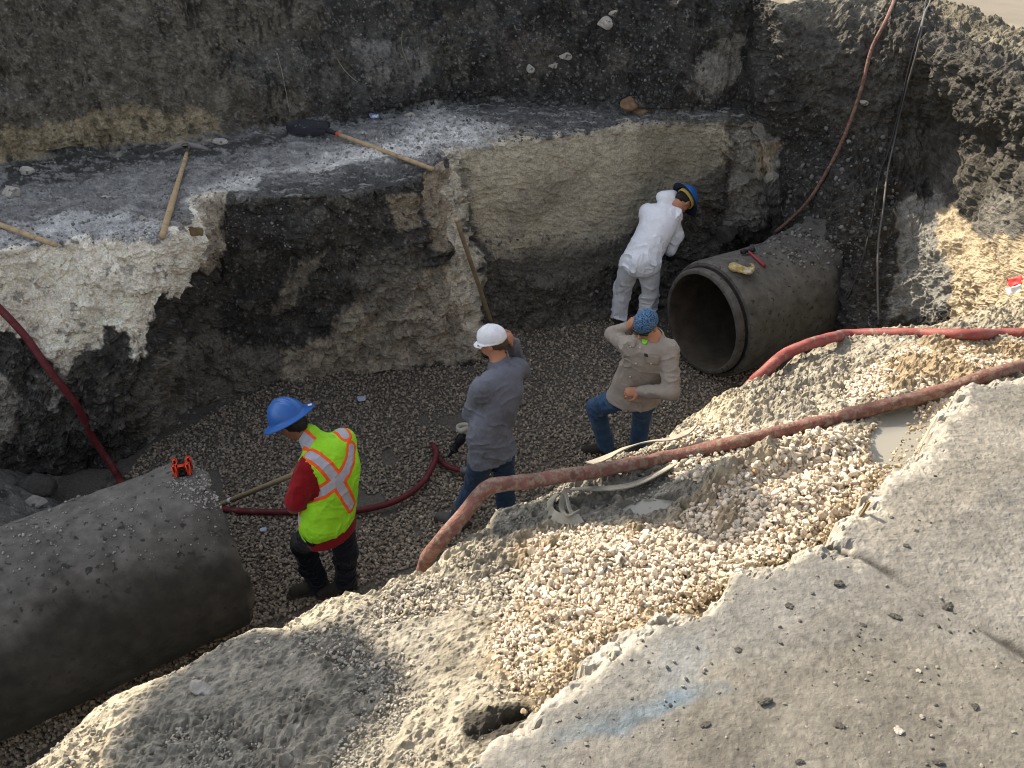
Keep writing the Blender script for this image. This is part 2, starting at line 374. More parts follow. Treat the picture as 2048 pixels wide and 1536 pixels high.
def paint(base, u, v, regions, warp, p, seed=0.0):
    wx = u+warp*(1.1*fbm(p*2.4, 5, 0.62, off=20+seed)+0.55*fbm(p*13, 4, 0.65, off=24+seed)); wy = v+warp*(1.1*fbm(p*2.4, 5, 0.62, off=41+seed)+0.55*fbm(p*13, 4, 0.65, off=47+seed))
    c = np.tile(np.array(base, float), (len(u), 1))
    for poly, colr, soft, amt in regions:
        a = np.array(poly, float); m = (wx > a[:, 0].min()-soft) & (wx < a[:, 0].max()+soft) & (wy > a[:, 1].min()-soft) & (wy < a[:, 1].max()+soft)
        if not m.any(): continue
        k = sstep(-soft*0.42, soft*0.42, poly_sd(wx[m], wy[m], poly))*amt
        c[m] = c[m]*(1-k[:, None])+np.array(colr)*k[:, None]
    return c
DK = (0.040, 0.038, 0.035)
regions = [
    ([(-400, -300), (640, -300), (620, 260), (430, 270), (-400, 340)], (0.12, 0.105, 0.083), 60, 0.85),
    ([(640, -300), (1560, -300), (1480, 230), (700, 260)], (0.042, 0.040, 0.037), 50, 0.85),
    ([(-400, 320), (-50, 265), (150, 235), (300, 215), (440, 222), (450, 268), (300, 300), (150, 320), (0, 352), (-400, 400)], (0.30, 0.245, 0.16), 18, 0.9),
    ([(430, 120), (700, 60), (880, 60), (860, 165), (700, 200), (520, 190)], (0.075, 0.072, 0.067), 22, 0.8),
    ([(700, 75), (860, 110), (830, 165), (720, 160)], (0.15, 0.142, 0.13), 12, 0.8),
    ([(1395, 130), (1440, 85), (1492, 68), (1484, 140), (1430, 195), (1398, 190)], (0.19, 0.178, 0.155), 8, 0.95),
    ([(1000, 60), (1140, 80), (1120, 140), (1010, 130)], (0.062, 0.05, 0.046), 22, 0.6),
    # bench
    ([(-900, 330), (0, 325), (300, 290), (600, 250), (880, 210), (880, 330), (600, 400), (400, 400), (330, 480), (-900, 600)], (0.20, 0.196, 0.188), 14, 0.9),
    ([(0, 330), (300, 292), (580, 262), (560, 300), (330, 330), (150, 365), (0, 380)], DK, 14, 0.9),
    ([(880, 205), (1460, 212), (1460, 245), (1250, 258), (1000, 294), (900, 305)], (0.095, 0.094, 0.092), 12, 0.9),
    ([(370, 405), (480, 350), (640, 318), (780, 280), (860, 235), (960, 238), (1010, 262), (960, 298), (880, 305), (830, 335), (640, 352), (520, 378)], (0.62, 0.60, 0.565), 55, 0.85),
    ([(-300, 470), (0, 450), (180, 435), (330, 425), (330, 480), (180, 478), (0, 508), (-300, 560)], (0.46, 0.455, 0.44), 16, 0.85),
    ([(520, 345), (700, 330), (860, 330), (880, 350), (760, 392), (600, 405), (500, 392)], (0.060, 0.059, 0.058), 14, 0.85),
    # lower wall
    ([(330, 500), (440, 400), (600, 395), (765, 380), (850, 400), (850, 520), (780, 600), (640, 680), (520, 720), (360, 780), (270, 900), (-400, 1050), (-400, 640), (200, 680)], (0.060, 0.056, 0.050), 16, 0.95),
    ([(-400, 560), (-50, 498), (170, 470), (330, 478), (385, 400), (470, 388), (440, 440), (425, 520), (372, 560), (322, 610), (296, 650), (292, 700), (262, 730), (246, 660), (205, 645), (188, 700), (120, 745), (75, 690), (0, 655), (-400, 700)], (0.76, 0.69, 0.575), 9, 1.0),
    ([(390, 400), (470, 392), (450, 440), (432, 540), (400, 545), (385, 480)], (0.33, 0.28, 0.21), 12, 0.8),
    ([(-60, 720), (25, 760), (45, 840), (0, 890), (-60, 900)], (0.30, 0.27, 0.23), 10, 0.9),
    ([(92, 770), (128, 735), (118, 790), (108, 812), (90, 800)], (0.24, 0.22, 0.19), 7, 0.9),
    ([(300, 700), (400, 650), (480, 690), (560, 700), (570, 770), (450, 815), (350, 860), (290, 905)], (0.19, 0.17, 0.14), 22, 0.85),
    ([(770, 405), (830, 380), (850, 400), (840, 450), (800, 460)], (0.30, 0.25, 0.18), 9, 0.9),
    ([(848, 360), (893, 330), (905, 400), (905, 470), (882, 508), (855, 470)], (0.34, 0.28, 0.20), 9, 0.9),
    ([(590, 560), (610, 520), (648, 500), (632, 545), (580, 625), (540, 632)], (0.22, 0.19, 0.145), 9, 0.85),
    ([(560, 705), (640, 680), (720, 610), (800, 540), (880, 520), (960, 560), (965, 640), (950, 725), (720, 750), (570, 772)], (0.40, 0.345, 0.265), 16, 0.9),
    ([(690, 560), (760, 500), (850, 500), (820, 600), (740, 640)], (0.16, 0.145, 0.12), 14, 0.75),
    ([(890, 312), (912, 305), (922, 420), (950, 560), (985, 690), (950, 690), (905, 600), (898, 450)], (0.64, 0.575, 0.46), 8, 0.9),
    ([(912, 305), (1000, 292), (1250, 254), (1450, 244), (1445, 320), (1330, 410), (1240, 480), (1080, 530), (970, 520), (925, 400)], (0.42, 0.372, 0.28), 14, 0.95),
    ([(930, 320), (1060, 290), (1060, 420), (960, 470)], (0.52, 0.46, 0.345), 110, 0.7),
    ([(1290, 260), (1450, 246), (1450, 330), (1300, 420), (1230, 440)], (0.20, 0.18, 0.13), 110, 0.75),
    ([(960, 520), (1080, 490), (1240, 470), (1330, 420), (1420, 330), (1440, 600), (1240, 650), (1000, 700)], (0.12, 0.108, 0.09), 90, 0.9),
    ([(1000, 420), (1150, 350), (1180, 370), (1020, 460)], (0.20, 0.175, 0.13), 60, 0.6),
    # end wall
    ([(1440, 480), (1465, 260), (1500, 240), (1565, 280), (1545, 370), (1530, 440), (1470, 470)], (0.27, 0.255, 0.22), 12, 0.9),
    ([(1500, 280), (1560, 280), (1540, 350), (1505, 340)], (0.38, 0.31, 0.21), 10, 0.85),
    ([(1560, 190), (1720, 180), (1850, 330), (1800, 640), (1560, 600)], (0.047, 0.044, 0.039), 30, 0.9),
    ([(1530, -40), (1640, -40), (1900, 20), (2100, 90), (2600, 300), (2600, 560), (2100, 440), (1900, 420), (1800, 330), (1640, 240), (1560, 80)], (0.085, 0.079, 0.068), 22, 0.9),
    ([(1540, -30), (1760, -40), (1760, 40), (1650, 60), (1560, 40)], (0.17, 0.158, 0.13), 16, 0.8),
    ([(1870, -10), (1960, 25), (2100, 90), (2100, 150), (1960, 80), (1860, 45)], (0.16, 0.145, 0.11), 10, 0.85),
    ([(1790, 400), (1880, 385), (1900, 470), (1930, 620), (1780, 650)], (0.23, 0.222, 0.20), 14, 0.9),  # shaded side of the rock's shadow edge, put into the colour
    ([(1868, 425), (1900, 420), (1960, 470), (2030, 490), (2100, 470), (2600, 620), (2600, 900), (1900, 800), (1930, 640), (1895, 560)], (0.43, 0.355, 0.245), 10, 0.95),
    ([(1985, 380), (2020, 400), (2060, 480), (1990, 490), (1930, 440)], (0.15, 0.142, 0.126), 12, 0.85),
]
fu, fv = wu.ravel(), wv.ravel()
wc = paint((0.05, 0.047, 0.043), fu, fv, regions, 24, p)
# fine variation of the dirt itself: pale dust on the bench, crumbs, damp smears
g1 = fbm(ov*9, 5, 0.62, off=60); g2 = fbm(ov*30, 4, 0.6, off=70)
pal_ = np.clip(calm+chalkm, 0, 1); big = sstep(0.05, 0.28, fbm(ov*3.4, 5, 0.6, off=140))*(1-pal_)*(1-benchm)*(1-endw)*0.5; wc = wc*(1-big[:, None])+(wc*0.5+np.array((0.10, 0.09, 0.073)))*big[:, None]
wc *= (1+(0.60-0.30*pal_)*g1+(0.50-0.25*pal_)*g2)[:, None].clip(0.3, 2.2)
fl = sstep(0.34, 0.20, w2)*sstep(0.55, 0.85, r2)
wc = wc*(1-0.55*fl[:, None]*(1-clody[:, None])*0.6)+np.array((0.30, 0.29, 0.27))*0.55*0.6*fl[:, None]*(1-clody[:, None])
stk = sstep(0.18, 0.36, fbm(ov*np.array((7, 26, 7)), 4, off=33))*benchm
wc = wc*(1-0.45*stk[:, None])+np.array((0.42, 0.41, 0.39))*0.45*stk[:, None]
sl2 = sstep(0.22, 0.34, fbm(ov*np.array((20, 20, 5.5)), 3, 0.6, off=19))*upper*sstep(-0.2, 0.15, fbm(ov*2.5, 2, off=23)); wc = wc*(1-0.7*sl2[:, None])+np.array((0.016, 0.015, 0.014))*0.7*sl2[:, None]
fp = sstep(0.38, 0.46, fbm(ov*26, 3, 0.6, off=120))*(1-clody)*(1-pal_)*0.5*(1-0.6*benchm); wc = wc*(1-fp[:, None])+np.array((0.26, 0.245, 0.215))*fp[:, None]
dp_ = sstep(0.34, 0.42, fbm(ov*20, 4, 0.62, off=131))*0.6*(1-0.55*pal_); wc = wc*(1-dp_[:, None])+np.array((0.035, 0.033, 0.030))*dp_[:, None]
tr = sstep(0.30, 0.52, fbm(ov*np.array((9, 9, 2.2)), 4, 0.6, off=17)+0.25*fbm(ov*2.2, 2, off=18))*upper; wc = wc*(1-0.72*tr[:, None])+np.array((0.018, 0.017, 0.016))*0.72*tr[:, None]
pale = sstep(0.22, 0.4, wc[:, 0]); stain = sstep(0.30, 0.38, fbm(ov*10, 5, 0.68, off=90))*pale*(1-0.5*calm)
wc = wc*(1-0.6*stain[:, None])+np.array((0.10, 0.092, 0.08))*0.6*stain[:, None]
wall = tag(obj("excavation_wall", ov, grid_faces(NR, NC), M_WALL, smooth=False, attrs={"Col": wc.clip(0.01, 0.8)}), kind='structure')

# ---------------------------------------------------------------- unseen hill added behind the wall to shade the pit, street beyond the end wall
gx, gy = np.meshgrid(np.linspace(-18, 3.2, 150), np.linspace(9.2, 19, 70))
crest = np.interp(gx, [-18, -9.6, -5.9, -3.1, -1.8, -1.0, -0.5, 0.5, 1.6, 3.2], [12.5, 11.0, 9.6, 7.5, 6.7, 6.1, 5.5, 4.6, 3.6, 2.9])  # crest shaped to set the shade edge on the end wall
base_y = np.interp(gx, [-18, -6, -3, 0, 3.2], [5.0, 8.2, 9.0, 9.75, 10.0])
gz = 3.0+(crest-3.0)*sstep(base_y, 13.0, gy)*(1-0.8*sstep(13.4, 19, gy))
q = np.stack((gx, gy, gz), -1).reshape(-1, 3); q[:, 2] += 0.18*fbm(q*0.9, 5)
f_ = grid_faces(70, 150, (gy > base_y+0.15))
qv, qf, _ = compact(q, f_)
M_SHADE_HILL = mat("shade_hill_earth", (0.10, 0.09, 0.075), var=0.4, var_scale=3, bump=0.8, bump_scale=12, bump_dist=0.06)
tag(obj("unseen_shade_hill", qv, qf, M_SHADE_HILL), kind='structure')
tp = [C[16][0]+np.array((0.5, 1.2, 0)), C[17][0]+np.array((0.4, 0.7, 0)), C[18][0]+np.array((0.3, 0.45, 0)), P(1825, -30, z=ZS), P(1880, -2, z=ZS), P(1955, 27, z=ZS), P(2048, 60, z=ZS), P(2230, 130, z=ZS), P(2500, 245, z=ZS)]
street_poly = [tuple(t[:2]) for t in tp]+[(16, 4.0), (16, 30), (3.0, 30)]
gx, gy = np.meshgrid(np.arange(2.3, 9, 0.05), np.arange(4.0, 16, 0.05))
sd = poly_sd(gx, gy, street_poly); q = np.stack((gx, gy, gx*0), -1).reshape(-1, 3)
sd = sd.ravel()+0.07*fbm(q*4, 4); q[:, 2] = ZS-0.22*sstep(0.03, -0.10, sd)+0.01*fbm(q*1.5, 3)
qv, qf, _ = compact(q, grid_faces(*gx.shape, (sd > -0.12).reshape(gx.shape)))
tag(obj("street", qv, qf, M_STREET), kind='structure')

# ---------------------------------------------------------------- trench floor
def zfloor(x, y):
    q = np.stack((x, y, x*0), -1).reshape(-1, 3)
    return 0.05*fbm(q*1.1, 3, off=3)+0.015*fbm(q*6, 3, off=8)
gx, gy = np.meshgrid(np.arange(-8, 6, 0.03), np.arange(1.6, 10.2, 0.03))
q = np.stack((gx.ravel(), gy.ravel(), zfloor(gx.ravel(), gy.ravel())), -1)
tag(obj("trench_floor", q, grid_faces(*gx.shape), M_FLOOR), kind='structure')

# ---------------------------------------------------------------- near bank and slabs
edge_px = [(-420, 1780), (-150, 1640), (0, 1540), (60, 1500), (120, 1440), (165, 1405), (215, 1372), (300, 1345), (345, 1322), (400, 1285), (450, 1260), (500, 1236), (560, 1232), (620, 1200), (680, 1172), (750, 1160), (775, 1135),
           (845, 1125), (900, 1085), (960, 1040), (985, 1000), (1100, 968), (1180, 925), (1235, 905), (1290, 880), (1340, 850), (1420, 800), (1480, 765), (1545, 745), (1590, 705), (1640, 690), (1700, 655), (1760, 645),
           (1850, 648), (1925, 628), (2048, 592)]
edge = np.array([P(u, v, z=ZB)[:2] for u, v in edge_px]+[(3.2, 4.3), (4.2, 4.9), (6.0, 5.0)])
def edge_dist(x, y):
    """signed distance to the trench edge, positive on the camera's side, and the place along it"""
    best = np.full(x.shape, 1e9); sg = np.ones(x.shape)
    for i in range(len(edge)-1):
        (ax, ay), (bx, by) = edge[i], edge[i+1]; ex, ey = bx-ax, by-ay
        t = np.clip(((x-ax)*ex+(y-ay)*ey)/(ex*ex+ey*ey), 0, 1); d = (x-ax-ex*t)**2+(y-ay-ey*t)**2
        m = d < best; best = np.where(m, d, best); sg = np.where(m, np.where(ex*(y-ay)-ey*(x-ax) < 0, 1.0, -1.0), sg)
    return np.sqrt(best)*sg
slab_px = [(880, 1640), (925, 1540), (965, 1492), (1010, 1468), (1062, 1428), (1100, 1395), (1160, 1345), (1200, 1310), (1232, 1268), (1290, 1248), (1340, 1238), (1398, 1215), (1430, 1185), (1478, 1150), (1530, 1135), (1572, 1128), (1640, 1095), (1688, 1092),
           (1692, 1060), (1712, 1030), (1745, 1010), (1790, 945), (1830, 915), (1872, 880), (1890, 825), (1935, 772), (1990, 752), (2048, 750), (2200, 735), (2500, 725)]
spts = [P(u, v, z=ZS)[:2] for u, v in slab_px]
slab_poly = np.array(spts+[(8, 3.4), (8, -4), (-0.6, -4), (-0.35, 0.3)])
jA, jB = P(1690, 1095, z=ZS)[:2], P(2048, 1305, z=ZS)[:2]
def slab_sd(x, y): return poly_sd(x, y, slab_poly)
def blob(x, y, u, v, r, z=2.9):
    c = P(u, v, z=z); return np.exp(-((x-c[0])**2+(y-c[1])**2)/(r*r))
def ridge_blob(x, y, a, b, r, z=2.9):
    A_, B_ = P(*a, z=z), P(*b, z=z); ex, ey = B_[0]-A_[0], B_[1]-A_[1]; t = np.clip(((x-A_[0])*ex+(y-A_[1])*ey)/(ex*ex+ey*ey), 0, 1); return np.exp(-((x-A_[0]-ex*t)**2+(y-A_[1]-ey*t)**2)/(r*r))
def puddle_d(x, y, c, a, b, ang):
    ca, sa = math.cos(ang), math.sin(ang); X = (x-c[0])*ca+(y-c[1])*sa; Y = -(x-c[0])*sa+(y-c[1])*ca
    return np.sqrt((X/a)**2+(Y/b)**2)
PUD = [(P(1806, 880, z=2.91), 0.20, 0.095, 0.9, 2.905), (P(1300, 1016, z=2.80), 0.085, 0.030, 0.2, 2.80)]
def bank_base(x, y):
    """height of the bank before its clods"""
    sh = x.shape; x = x.ravel(); y = y.ravel()
    q = np.stack((x, y, x*0), -1)
    D = edge_dist(x, y)+0.035*fbm(q*5, 4, off=1); S = np.maximum(-slab_sd(x, y), 0)
    t = np.clip(D/(np.maximum(D, 0)+S+0.08), 0, 1)
    z = ZB+(ZS-0.11-ZB)*t**1.25-0.05*np.exp(-np.maximum(D, 0)/0.05)
    z += 0.085*ridge_blob(x, y, (1400, 955), (1760, 905), 0.075)+0.06*blob(x, y, 1260, 1130, 0.2)+0.05*ridge_blob(x, y, (1560, 1030), (1740, 960), 0.08)-0.02*ridge_blob(x, y, (1460, 985), (1760, 945), 0.04)-0.035*blob(x, y, 1330, 1010, 0.16)
    z -= 0.075*(ridge_blob(x, y, (945, 1472), (1055, 1428), 0.013, 3.0)*(0.7+1.2*fbm(q*26, 3, off=31))).clip(0)
    z += 0.03*blob(x, y, 1900, 700, 0.5)
    z += 0.05*fbm(q*2.4, 3, off=14)*sstep(0, 0.2, D)
    for c, a, b, an, zl in PUD:
        pd_ = puddle_d(x, y, c, a, b, an)+0.35*fbm(q*9, 3, off=6); rim = sstep(2.6, 1.5, pd_); z = z*(1-rim)+(np.clip(z, zl+0.008, zl+0.05))*rim
        k = sstep(1.5, 0.9, puddle_d(x, y, c, a, b, an)+0.25*fbm(q*9, 3, off=6)); z = z*(1-k)+(zl-0.012)*k
    neg = np.minimum(D, 0); z = z+neg*4.2-0.25*sstep(0, -0.3, D)*0
    return np.maximum(z, -0.3).reshape(sh), D.reshape(sh), S.reshape(sh)
RES = 0.0062
gx, gy = np.meshgrid(np.arange(-2.9, 4.6, RES), np.arange(0.25, 5.2, RES))
Dc = edge_dist(gx[::4, ::4], gy[::4, ::4]); Sc = slab_sd(gx[::4, ::4], gy[::4, ::4])
kc = (Dc > -0.75) & (Sc < 0.22); keep = np.repeat(np.repeat(kc, 4, 0), 4, 1)[:gx.shape[0], :gx.shape[1]]
ff = grid_faces(*gx.shape, keep); uid, inv = np.unique(ff, return_inverse=True); ff = inv.reshape(ff.shape)
bx, by = gx.ravel()[uid], gy.ravel()[uid]
bz, D, S = bank_base(bx, by); q = np.stack((bx, by, bz), -1)
puds = np.minimum.reduce([puddle_d(bx, by, c, a, b, an)+0.25*fbm(np.stack((bx, by, bx*0), -1)*9, 3, off=6) for c, a, b, an, zl in PUD])
dry = sstep(1.0, 1.6, puds)
w1, r1 = worley(q*15, 2); w2, r2 = worley(q*38, 3)
rough = sstep(-0.12, 0.22, fbm(q*2.6, 4, 0.6, off=25))
w3, r3 = worley(q*70, 6); hgt = 0.035*fbm(q*6, 4)+0.034*ridged(q*13, 4)*(0.12+0.88*rough)+0.017*ridged(q*40, 3)*(0.3+0.7*rough)+(0.45-w3).clip(0)*0.020*sstep(0.5, 0.9, r3)*rough+(0.45-w1).clip(0)*0.055*sstep(0.3, 0.8, r1)*(0.25+0.75*rough)*(0.6+0.6*ridged(q*30, 2))+(0.42-w2).clip(0)*0.045*sstep(0.2, 0.9, r2)+0.006*fbm(q*90, 2)
hgt *= dry*(0.35+0.65*sstep(-0.1, 0.06, D))
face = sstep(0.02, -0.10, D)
q2 = q.copy(); q2[:, 2] += hgt*(1-face)
# the steep side is displaced towards the trench
ga = np.array((-0.55, 0.83)); k = (0.10*fbm(q*np.array((2.5, 2.5, 2.5)), 4, off=9)+0.03*ridged(q*12, 3))*face; q2[:, 0] += ga[0]*k; q2[:, 1] += ga[1]*k
u_, v_, _ = pix(q)
bc = paint((0.30, 0.275, 0.225), u_, v_, [
    ([(-300, 1700), (0, 1530), (165, 1400), (340, 1320), (200, 1560), (100, 1700)], (0.46, 0.41, 0.32), 30, 0.8),
    ([(330, 1330), (600, 1230), (850, 1140), (900, 1240), (820, 1420), (700, 1600), (250, 1600)], (0.25, 0.236, 0.205), 50, 0.8),
    ([(500, 1240), (760, 1150), (960, 1080), (900, 1150), (700, 1220), (560, 1270)], (0.44, 0.40, 0.315), 24, 0.75),
    ([(980, 1010), (1180, 930), (1400, 950), (1420, 1010), (1300, 1050), (1000, 1070)], (0.205, 0.196, 0.172), 30, 0.8),
    ([(1220, 905), (1480, 770), (1560, 760), (1500, 850), (1380, 890), (1260, 920)], (0.47, 0.41, 0.30), 18, 0.8),
    ([(1480, 770), (1600, 705), (1760, 660), (1900, 680), (1760, 790), (1600, 860), (1480, 870)], (0.30, 0.275, 0.225), 26, 0.8),
    ([(1740, 640), (1930, 620), (2200, 560), (2400, 690), (1900, 665), (1760, 665)], (0.36, 0.315, 0.235), 20, 0.7),
    ([(1650, 900), (1860, 820), (1900, 860), (1800, 960)], (0.33, 0.27, 0.185), 24, 0.7),
    ([(1640, 1000), (1730, 990), (1700, 1090), (1580, 1130), (1600, 1080)], (0.20, 0.165, 0.11), 16, 0.8),
    ([(930, 1430), (1070, 1395), (1060, 1440), (1000, 1475), (930, 1490)], (0.045, 0.042, 0.038), 14, 0.9),  # hollow under the slab edge, its shade put into the colour
    ([(1040, 1080), (1340, 1050), (1420, 970), (1620, 870), (1800, 870), (1810, 950), (1640, 1100), (1400, 1220), (1230, 1280), (1060, 1400), (960, 1330)], (0.33, 0.26, 0.175), 60, 0.8), ([(1690, 780), (1800, 700), (2100, 680), (2100, 740), (1760, 815)], (0.33, 0.25, 0.155), 20, 0.8),
    ([(640, 1300), (760, 1270), (740, 1320), (660, 1350)], (0.13, 0.122, 0.105), 22, 0.7),
    ], 22, q, 5)
g1 = fbm(q2*12, 5, 0.6, off=61); g2 = fbm(q2*50, 3, 0.6, off=71)
bc *= np.array((0.90, 0.885, 0.85))*(1+0.5*g1+0.5*g2)[:, None].clip(0.35, 1.8)
dkm = (sstep(0.30, 0.16, w1)*sstep(0.35, 0.8, r1)*rough*0.45)[:, None]; bc = bc*(1-dkm)+np.array((0.16, 0.15, 0.125))*dkm
wetm = (sstep(2.3, 1.1, puds)*0.55)[:, None]; bc = bc*(1-wetm)+np.array((0.15, 0.14, 0.115))*wetm
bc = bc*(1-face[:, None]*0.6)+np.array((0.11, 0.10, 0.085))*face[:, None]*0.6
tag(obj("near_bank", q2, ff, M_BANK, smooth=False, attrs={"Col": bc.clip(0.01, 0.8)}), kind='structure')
M_WATER = mat("muddy_water", (0.25, 0.238, 0.20), rough=0.06, var=0.04, var_scale=4, bump=0, spec=0.5)
for c, a, b, an, zl in PUD:
    r = np.linspace(0, 1.6, 30)[1:]; t = np.linspace(0, 2*math.pi, 64, endpoint=False); R_, T_ = np.meshgrid(r, t, indexing='ij')
    X = a*R_*np.cos(T_); Y = b*R_*np.sin(T_); ca, sa = math.cos(an), math.sin(an)
    v = np.stack((c[0]+X*ca-Y*sa, c[1]+X*sa+Y*ca, np.full(X.shape, zl)), -1).reshape(-1, 3)
    i = np.arange(29*64).reshape(29, 64); f = np.stack((i[:-1], np.roll(i[:-1], -1, 1), np.roll(i[1:], -1, 1), i[1:]), -1).reshape(-1, 4)
    v = np.concatenate((v, [[c[0], c[1], zl]])); f = [tuple(x) for x in f]+[(len(v)-1, j, (j+1) % 64) for j in range(64)]
    tag(obj("puddle_water", v, f, M_WATER), kind='structure')
def zbank(x, y):
    z, _, _ = bank_base(np.asarray(x, float), np.asarray(y, float)); return z

gx, gy = np.meshgrid(np.arange(-0.5, 3.6, 0.0062), np.arange(0.35, 3.3, 0.0062))
sd0 = slab_sd(gx, gy).ravel(); q = np.stack((gx.ravel(), gy.ravel(), np.full(gx.size, ZS)), -1)
wc1, _r = worley(q*22, 61); sd = sd0+0.034*fbm(q*8, 4, off=2)+0.010*ridged(q*30, 3, off=9)+0.022*(_r-0.5)+0.010*(worley(q*55, 71)[1]-0.5)
jn = np.array((-(jB-jA)[1], (jB-jA)[0])); jn /= np.linalg.norm(jn); jd = (q[:, :2]-jA) @ jn+0.016*fbm(q*4, 4, off=51)
keep0 = sd > -0.035
q[:, 2] += -0.20*sstep(0.000, -0.030, sd)-0.022*sstep(0.035, 0.0, sd+0.03*fbm(q*25, 3))*(0.5+wc1)+0.004*fbm(q*6, 4)+0.0012*fbm(q*120, 2)
w1, r1 = worley(q*26, 8); scab = sstep(0.15, 0.5, fbm(q*2.5, 3, off=77))
q[:, 2] += 0.010*(0.3-w1).clip(0)*sstep(0.72, 0.95, r1)*scab
u_, v_, _ = pix(q)
sc = paint((0.166, 0.158, 0.142), u_, v_, [
    ([(1120, 1460), (1250, 1405), (1440, 1360), (1470, 1385), (1330, 1420), (1200, 1470), (1130, 1490)], (0.105, 0.155, 0.195), 30, 0.65), ([(1290, 1395), (1440, 1362), (1460, 1385), (1330, 1412)], (0.085, 0.14, 0.195), 20, 0.5),
    ([(1320, 1285), (1400, 1270), (1420, 1330), (1350, 1400), (1300, 1390)], (0.12, 0.145, 0.165), 24, 0.6),
    ([(1000, 1480), (1230, 1280), (1500, 1160), (1690, 1100), (1760, 1140), (1500, 1300), (1200, 1450), (1050, 1560)], (0.168, 0.165, 0.155), 40, 0.6),
    ([(1700, 1050), (1900, 830), (2100, 760), (2100, 900), (1850, 1080), (1750, 1110)], (0.195, 0.180, 0.152), 40, 0.7),
    ([(1400, 1330), (1800, 1280), (2100, 1330), (2100, 1600), (1300, 1600)], (0.148, 0.136, 0.114), 60, 0.7),
    ], 30, q, 9)
g1 = fbm(q*5, 6, 0.65, off=63); g2 = fbm(q*55, 4, 0.65, off=73); sc *= 0.95*(1+0.45*g1+0.40*g2)[:, None].clip(0.45, 1.7)
ed = (sstep(0.060, 0.015, sd+0.065*fbm(q*7, 5, 0.6, off=12)))[:, None]; sc = sc*(1-0.8*ed)+np.array((0.37, 0.34, 0.285))*(1+0.5*g2)[:, None]*0.8*ed
jm = (sstep(0.017, 0.003, np.abs(jd)+0.010*fbm(q*22, 3))*0.9*sstep(-0.5, 0.1, fbm(q*6, 3, off=3)))[:, None]; sc = sc*(1-jm)+np.array((0.045, 0.041, 0.035))*jm
q[:, 2] -= 0.008*sstep(0.024, 0.0, np.abs(jd))
upper_slab = (jd > 0)
q[:, 2] += (0.0025*ridged(q*40, 3)+0.004)*sstep(0.0, 0.05, jd)
for nm, msk, sg in (("pavement", keep0 & (jd > -0.024), 1), ("pavement", keep0 & (jd < 0.024), -1)):
    qj = q.copy(); qj[:, 2] -= 0.012*sstep(0.0, -0.024, jd*sg)
    qv, qf, at = compact(qj, grid_faces(*gx.shape, msk.reshape(gx.shape)), {"Col": sc})
    tag(obj(nm, qv, qf, M_SLAB, smooth=False, attrs={"Col": at["Col"].clip(0.01, 0.8)}), kind='structure')
# the pavement behind and beside the camera
v, f = box((1.55, -1.9, ZS-0.1), (4.3, 4.46, 0.19)); tag(obj("pavement", v, f, M_STREET), kind='structure')
v, f = box((5.65, 0.0, ZS-0.1), (4.08, 6.0, 0.19)); tag(obj("pavement", v, f, M_STREET), kind='structure')
bpy.context.view_layer.update()

# ---------------------------------------------------------------- loose stones
def ico(sub):
    import bmesh
    bm = bmesh.new(); bmesh.ops.create_icosphere(bm, subdivisions=sub, radius=1.0)
    v = np.array([x.co[:] for x in bm.verts]); f = np.array([[y.index for y in x.verts] for x in bm.faces]); bm.free(); return v, f
ICO1, ICO2, ICO3 = ico(1), ico(2), ico(3)
def stone_shape(base, seed, cuts=9, lo=0.55, hi=0.9, flat=(1, 0.8, 0.65)):
    r = np.random.default_rng(seed); v, f = base; v = v.copy()
    for _ in range(cuts):
        n = r.normal(size=3); n /= np.linalg.norm(n); d = r.uniform(lo, hi); h = v @ n
        v = v-np.maximum(h-d, 0)[:, None]*n
    v = v*np.array(flat)*r.uniform(0.85, 1.15, 3); v += 0.04*np.stack([fbm(v*2, 2, off=seed+k) for k in range(3)], 1)
    return v, f
def rand_rot(n, r):
    q = r.normal(size=(n, 4)); q /= np.linalg.norm(q, axis=1)[:, None]; w, x, y, z = q.T
    return np.stack((1-2*(y*y+z*z), 2*(x*y-w*z), 2*(x*z+w*y), 2*(x*y+w*z), 1-2*(x*x+z*z), 2*(y*z-w*x), 2*(x*z-w*y), 2*(y*z+w*x), 1-2*(x*x+y*y)), 1).reshape(n, 3, 3)
def scatter(shapes, pos, size, colr, r, squash=None):
    vs, fs, cs = [], [], []; n0 = 0; pick = r.integers(0, len(shapes), len(pos)); R = rand_rot(len(pos), r)
    for k, (sv, sf) in enumerate(shapes):
        m = pick == k
        if not m.any(): continue
        v = np.einsum('nij,vj->nvi', R[m], sv)*size[m][:, None, None]
        if squash is not None: v[..., 2] *= squash
        v += pos[m][:, None, :]; n = len(v)
        fs.append((sf[None]+(np.arange(n)*len(sv))[:, None, None]).reshape(-1, 3)+n0); vs.append(v.reshape(-1, 3)); n0 += n*len(sv)
        cs.append(np.repeat(colr[m], len(sv), 0))
    return np.concatenate(vs), np.concatenate(fs), np.concatenate(cs)
def in_poly(poly, n, r):
    a = np.array(poly, float); o = np.zeros((0, 2))
    while len(o) < n:
        q = r.uniform(a.min(0), a.max(0), (n*2, 2)); o = np.concatenate((o, q[poly_sd(q[:, 0], q[:, 1], a) > 0]))
    return o[:n]
def px_to_plane(uv, z):
    a = (uv[:, 0]-1024)/F; b = (uv[:, 1]-768)/F; t = (z-CAMZ)/(-SP-b*CP)
    return a*t, (CP-b*SP)*t, t
def on_bank(uv, z0=2.88, it=7):
    z = np.full(len(uv), z0)
    for _ in range(it):
        x, y, t = px_to_plane(uv, z); z = 0.5*z+0.5*zbank(x, y)
    x, y, t = px_to_plane(uv, z); return np.stack((x, y, zbank(x, y)), -1), t
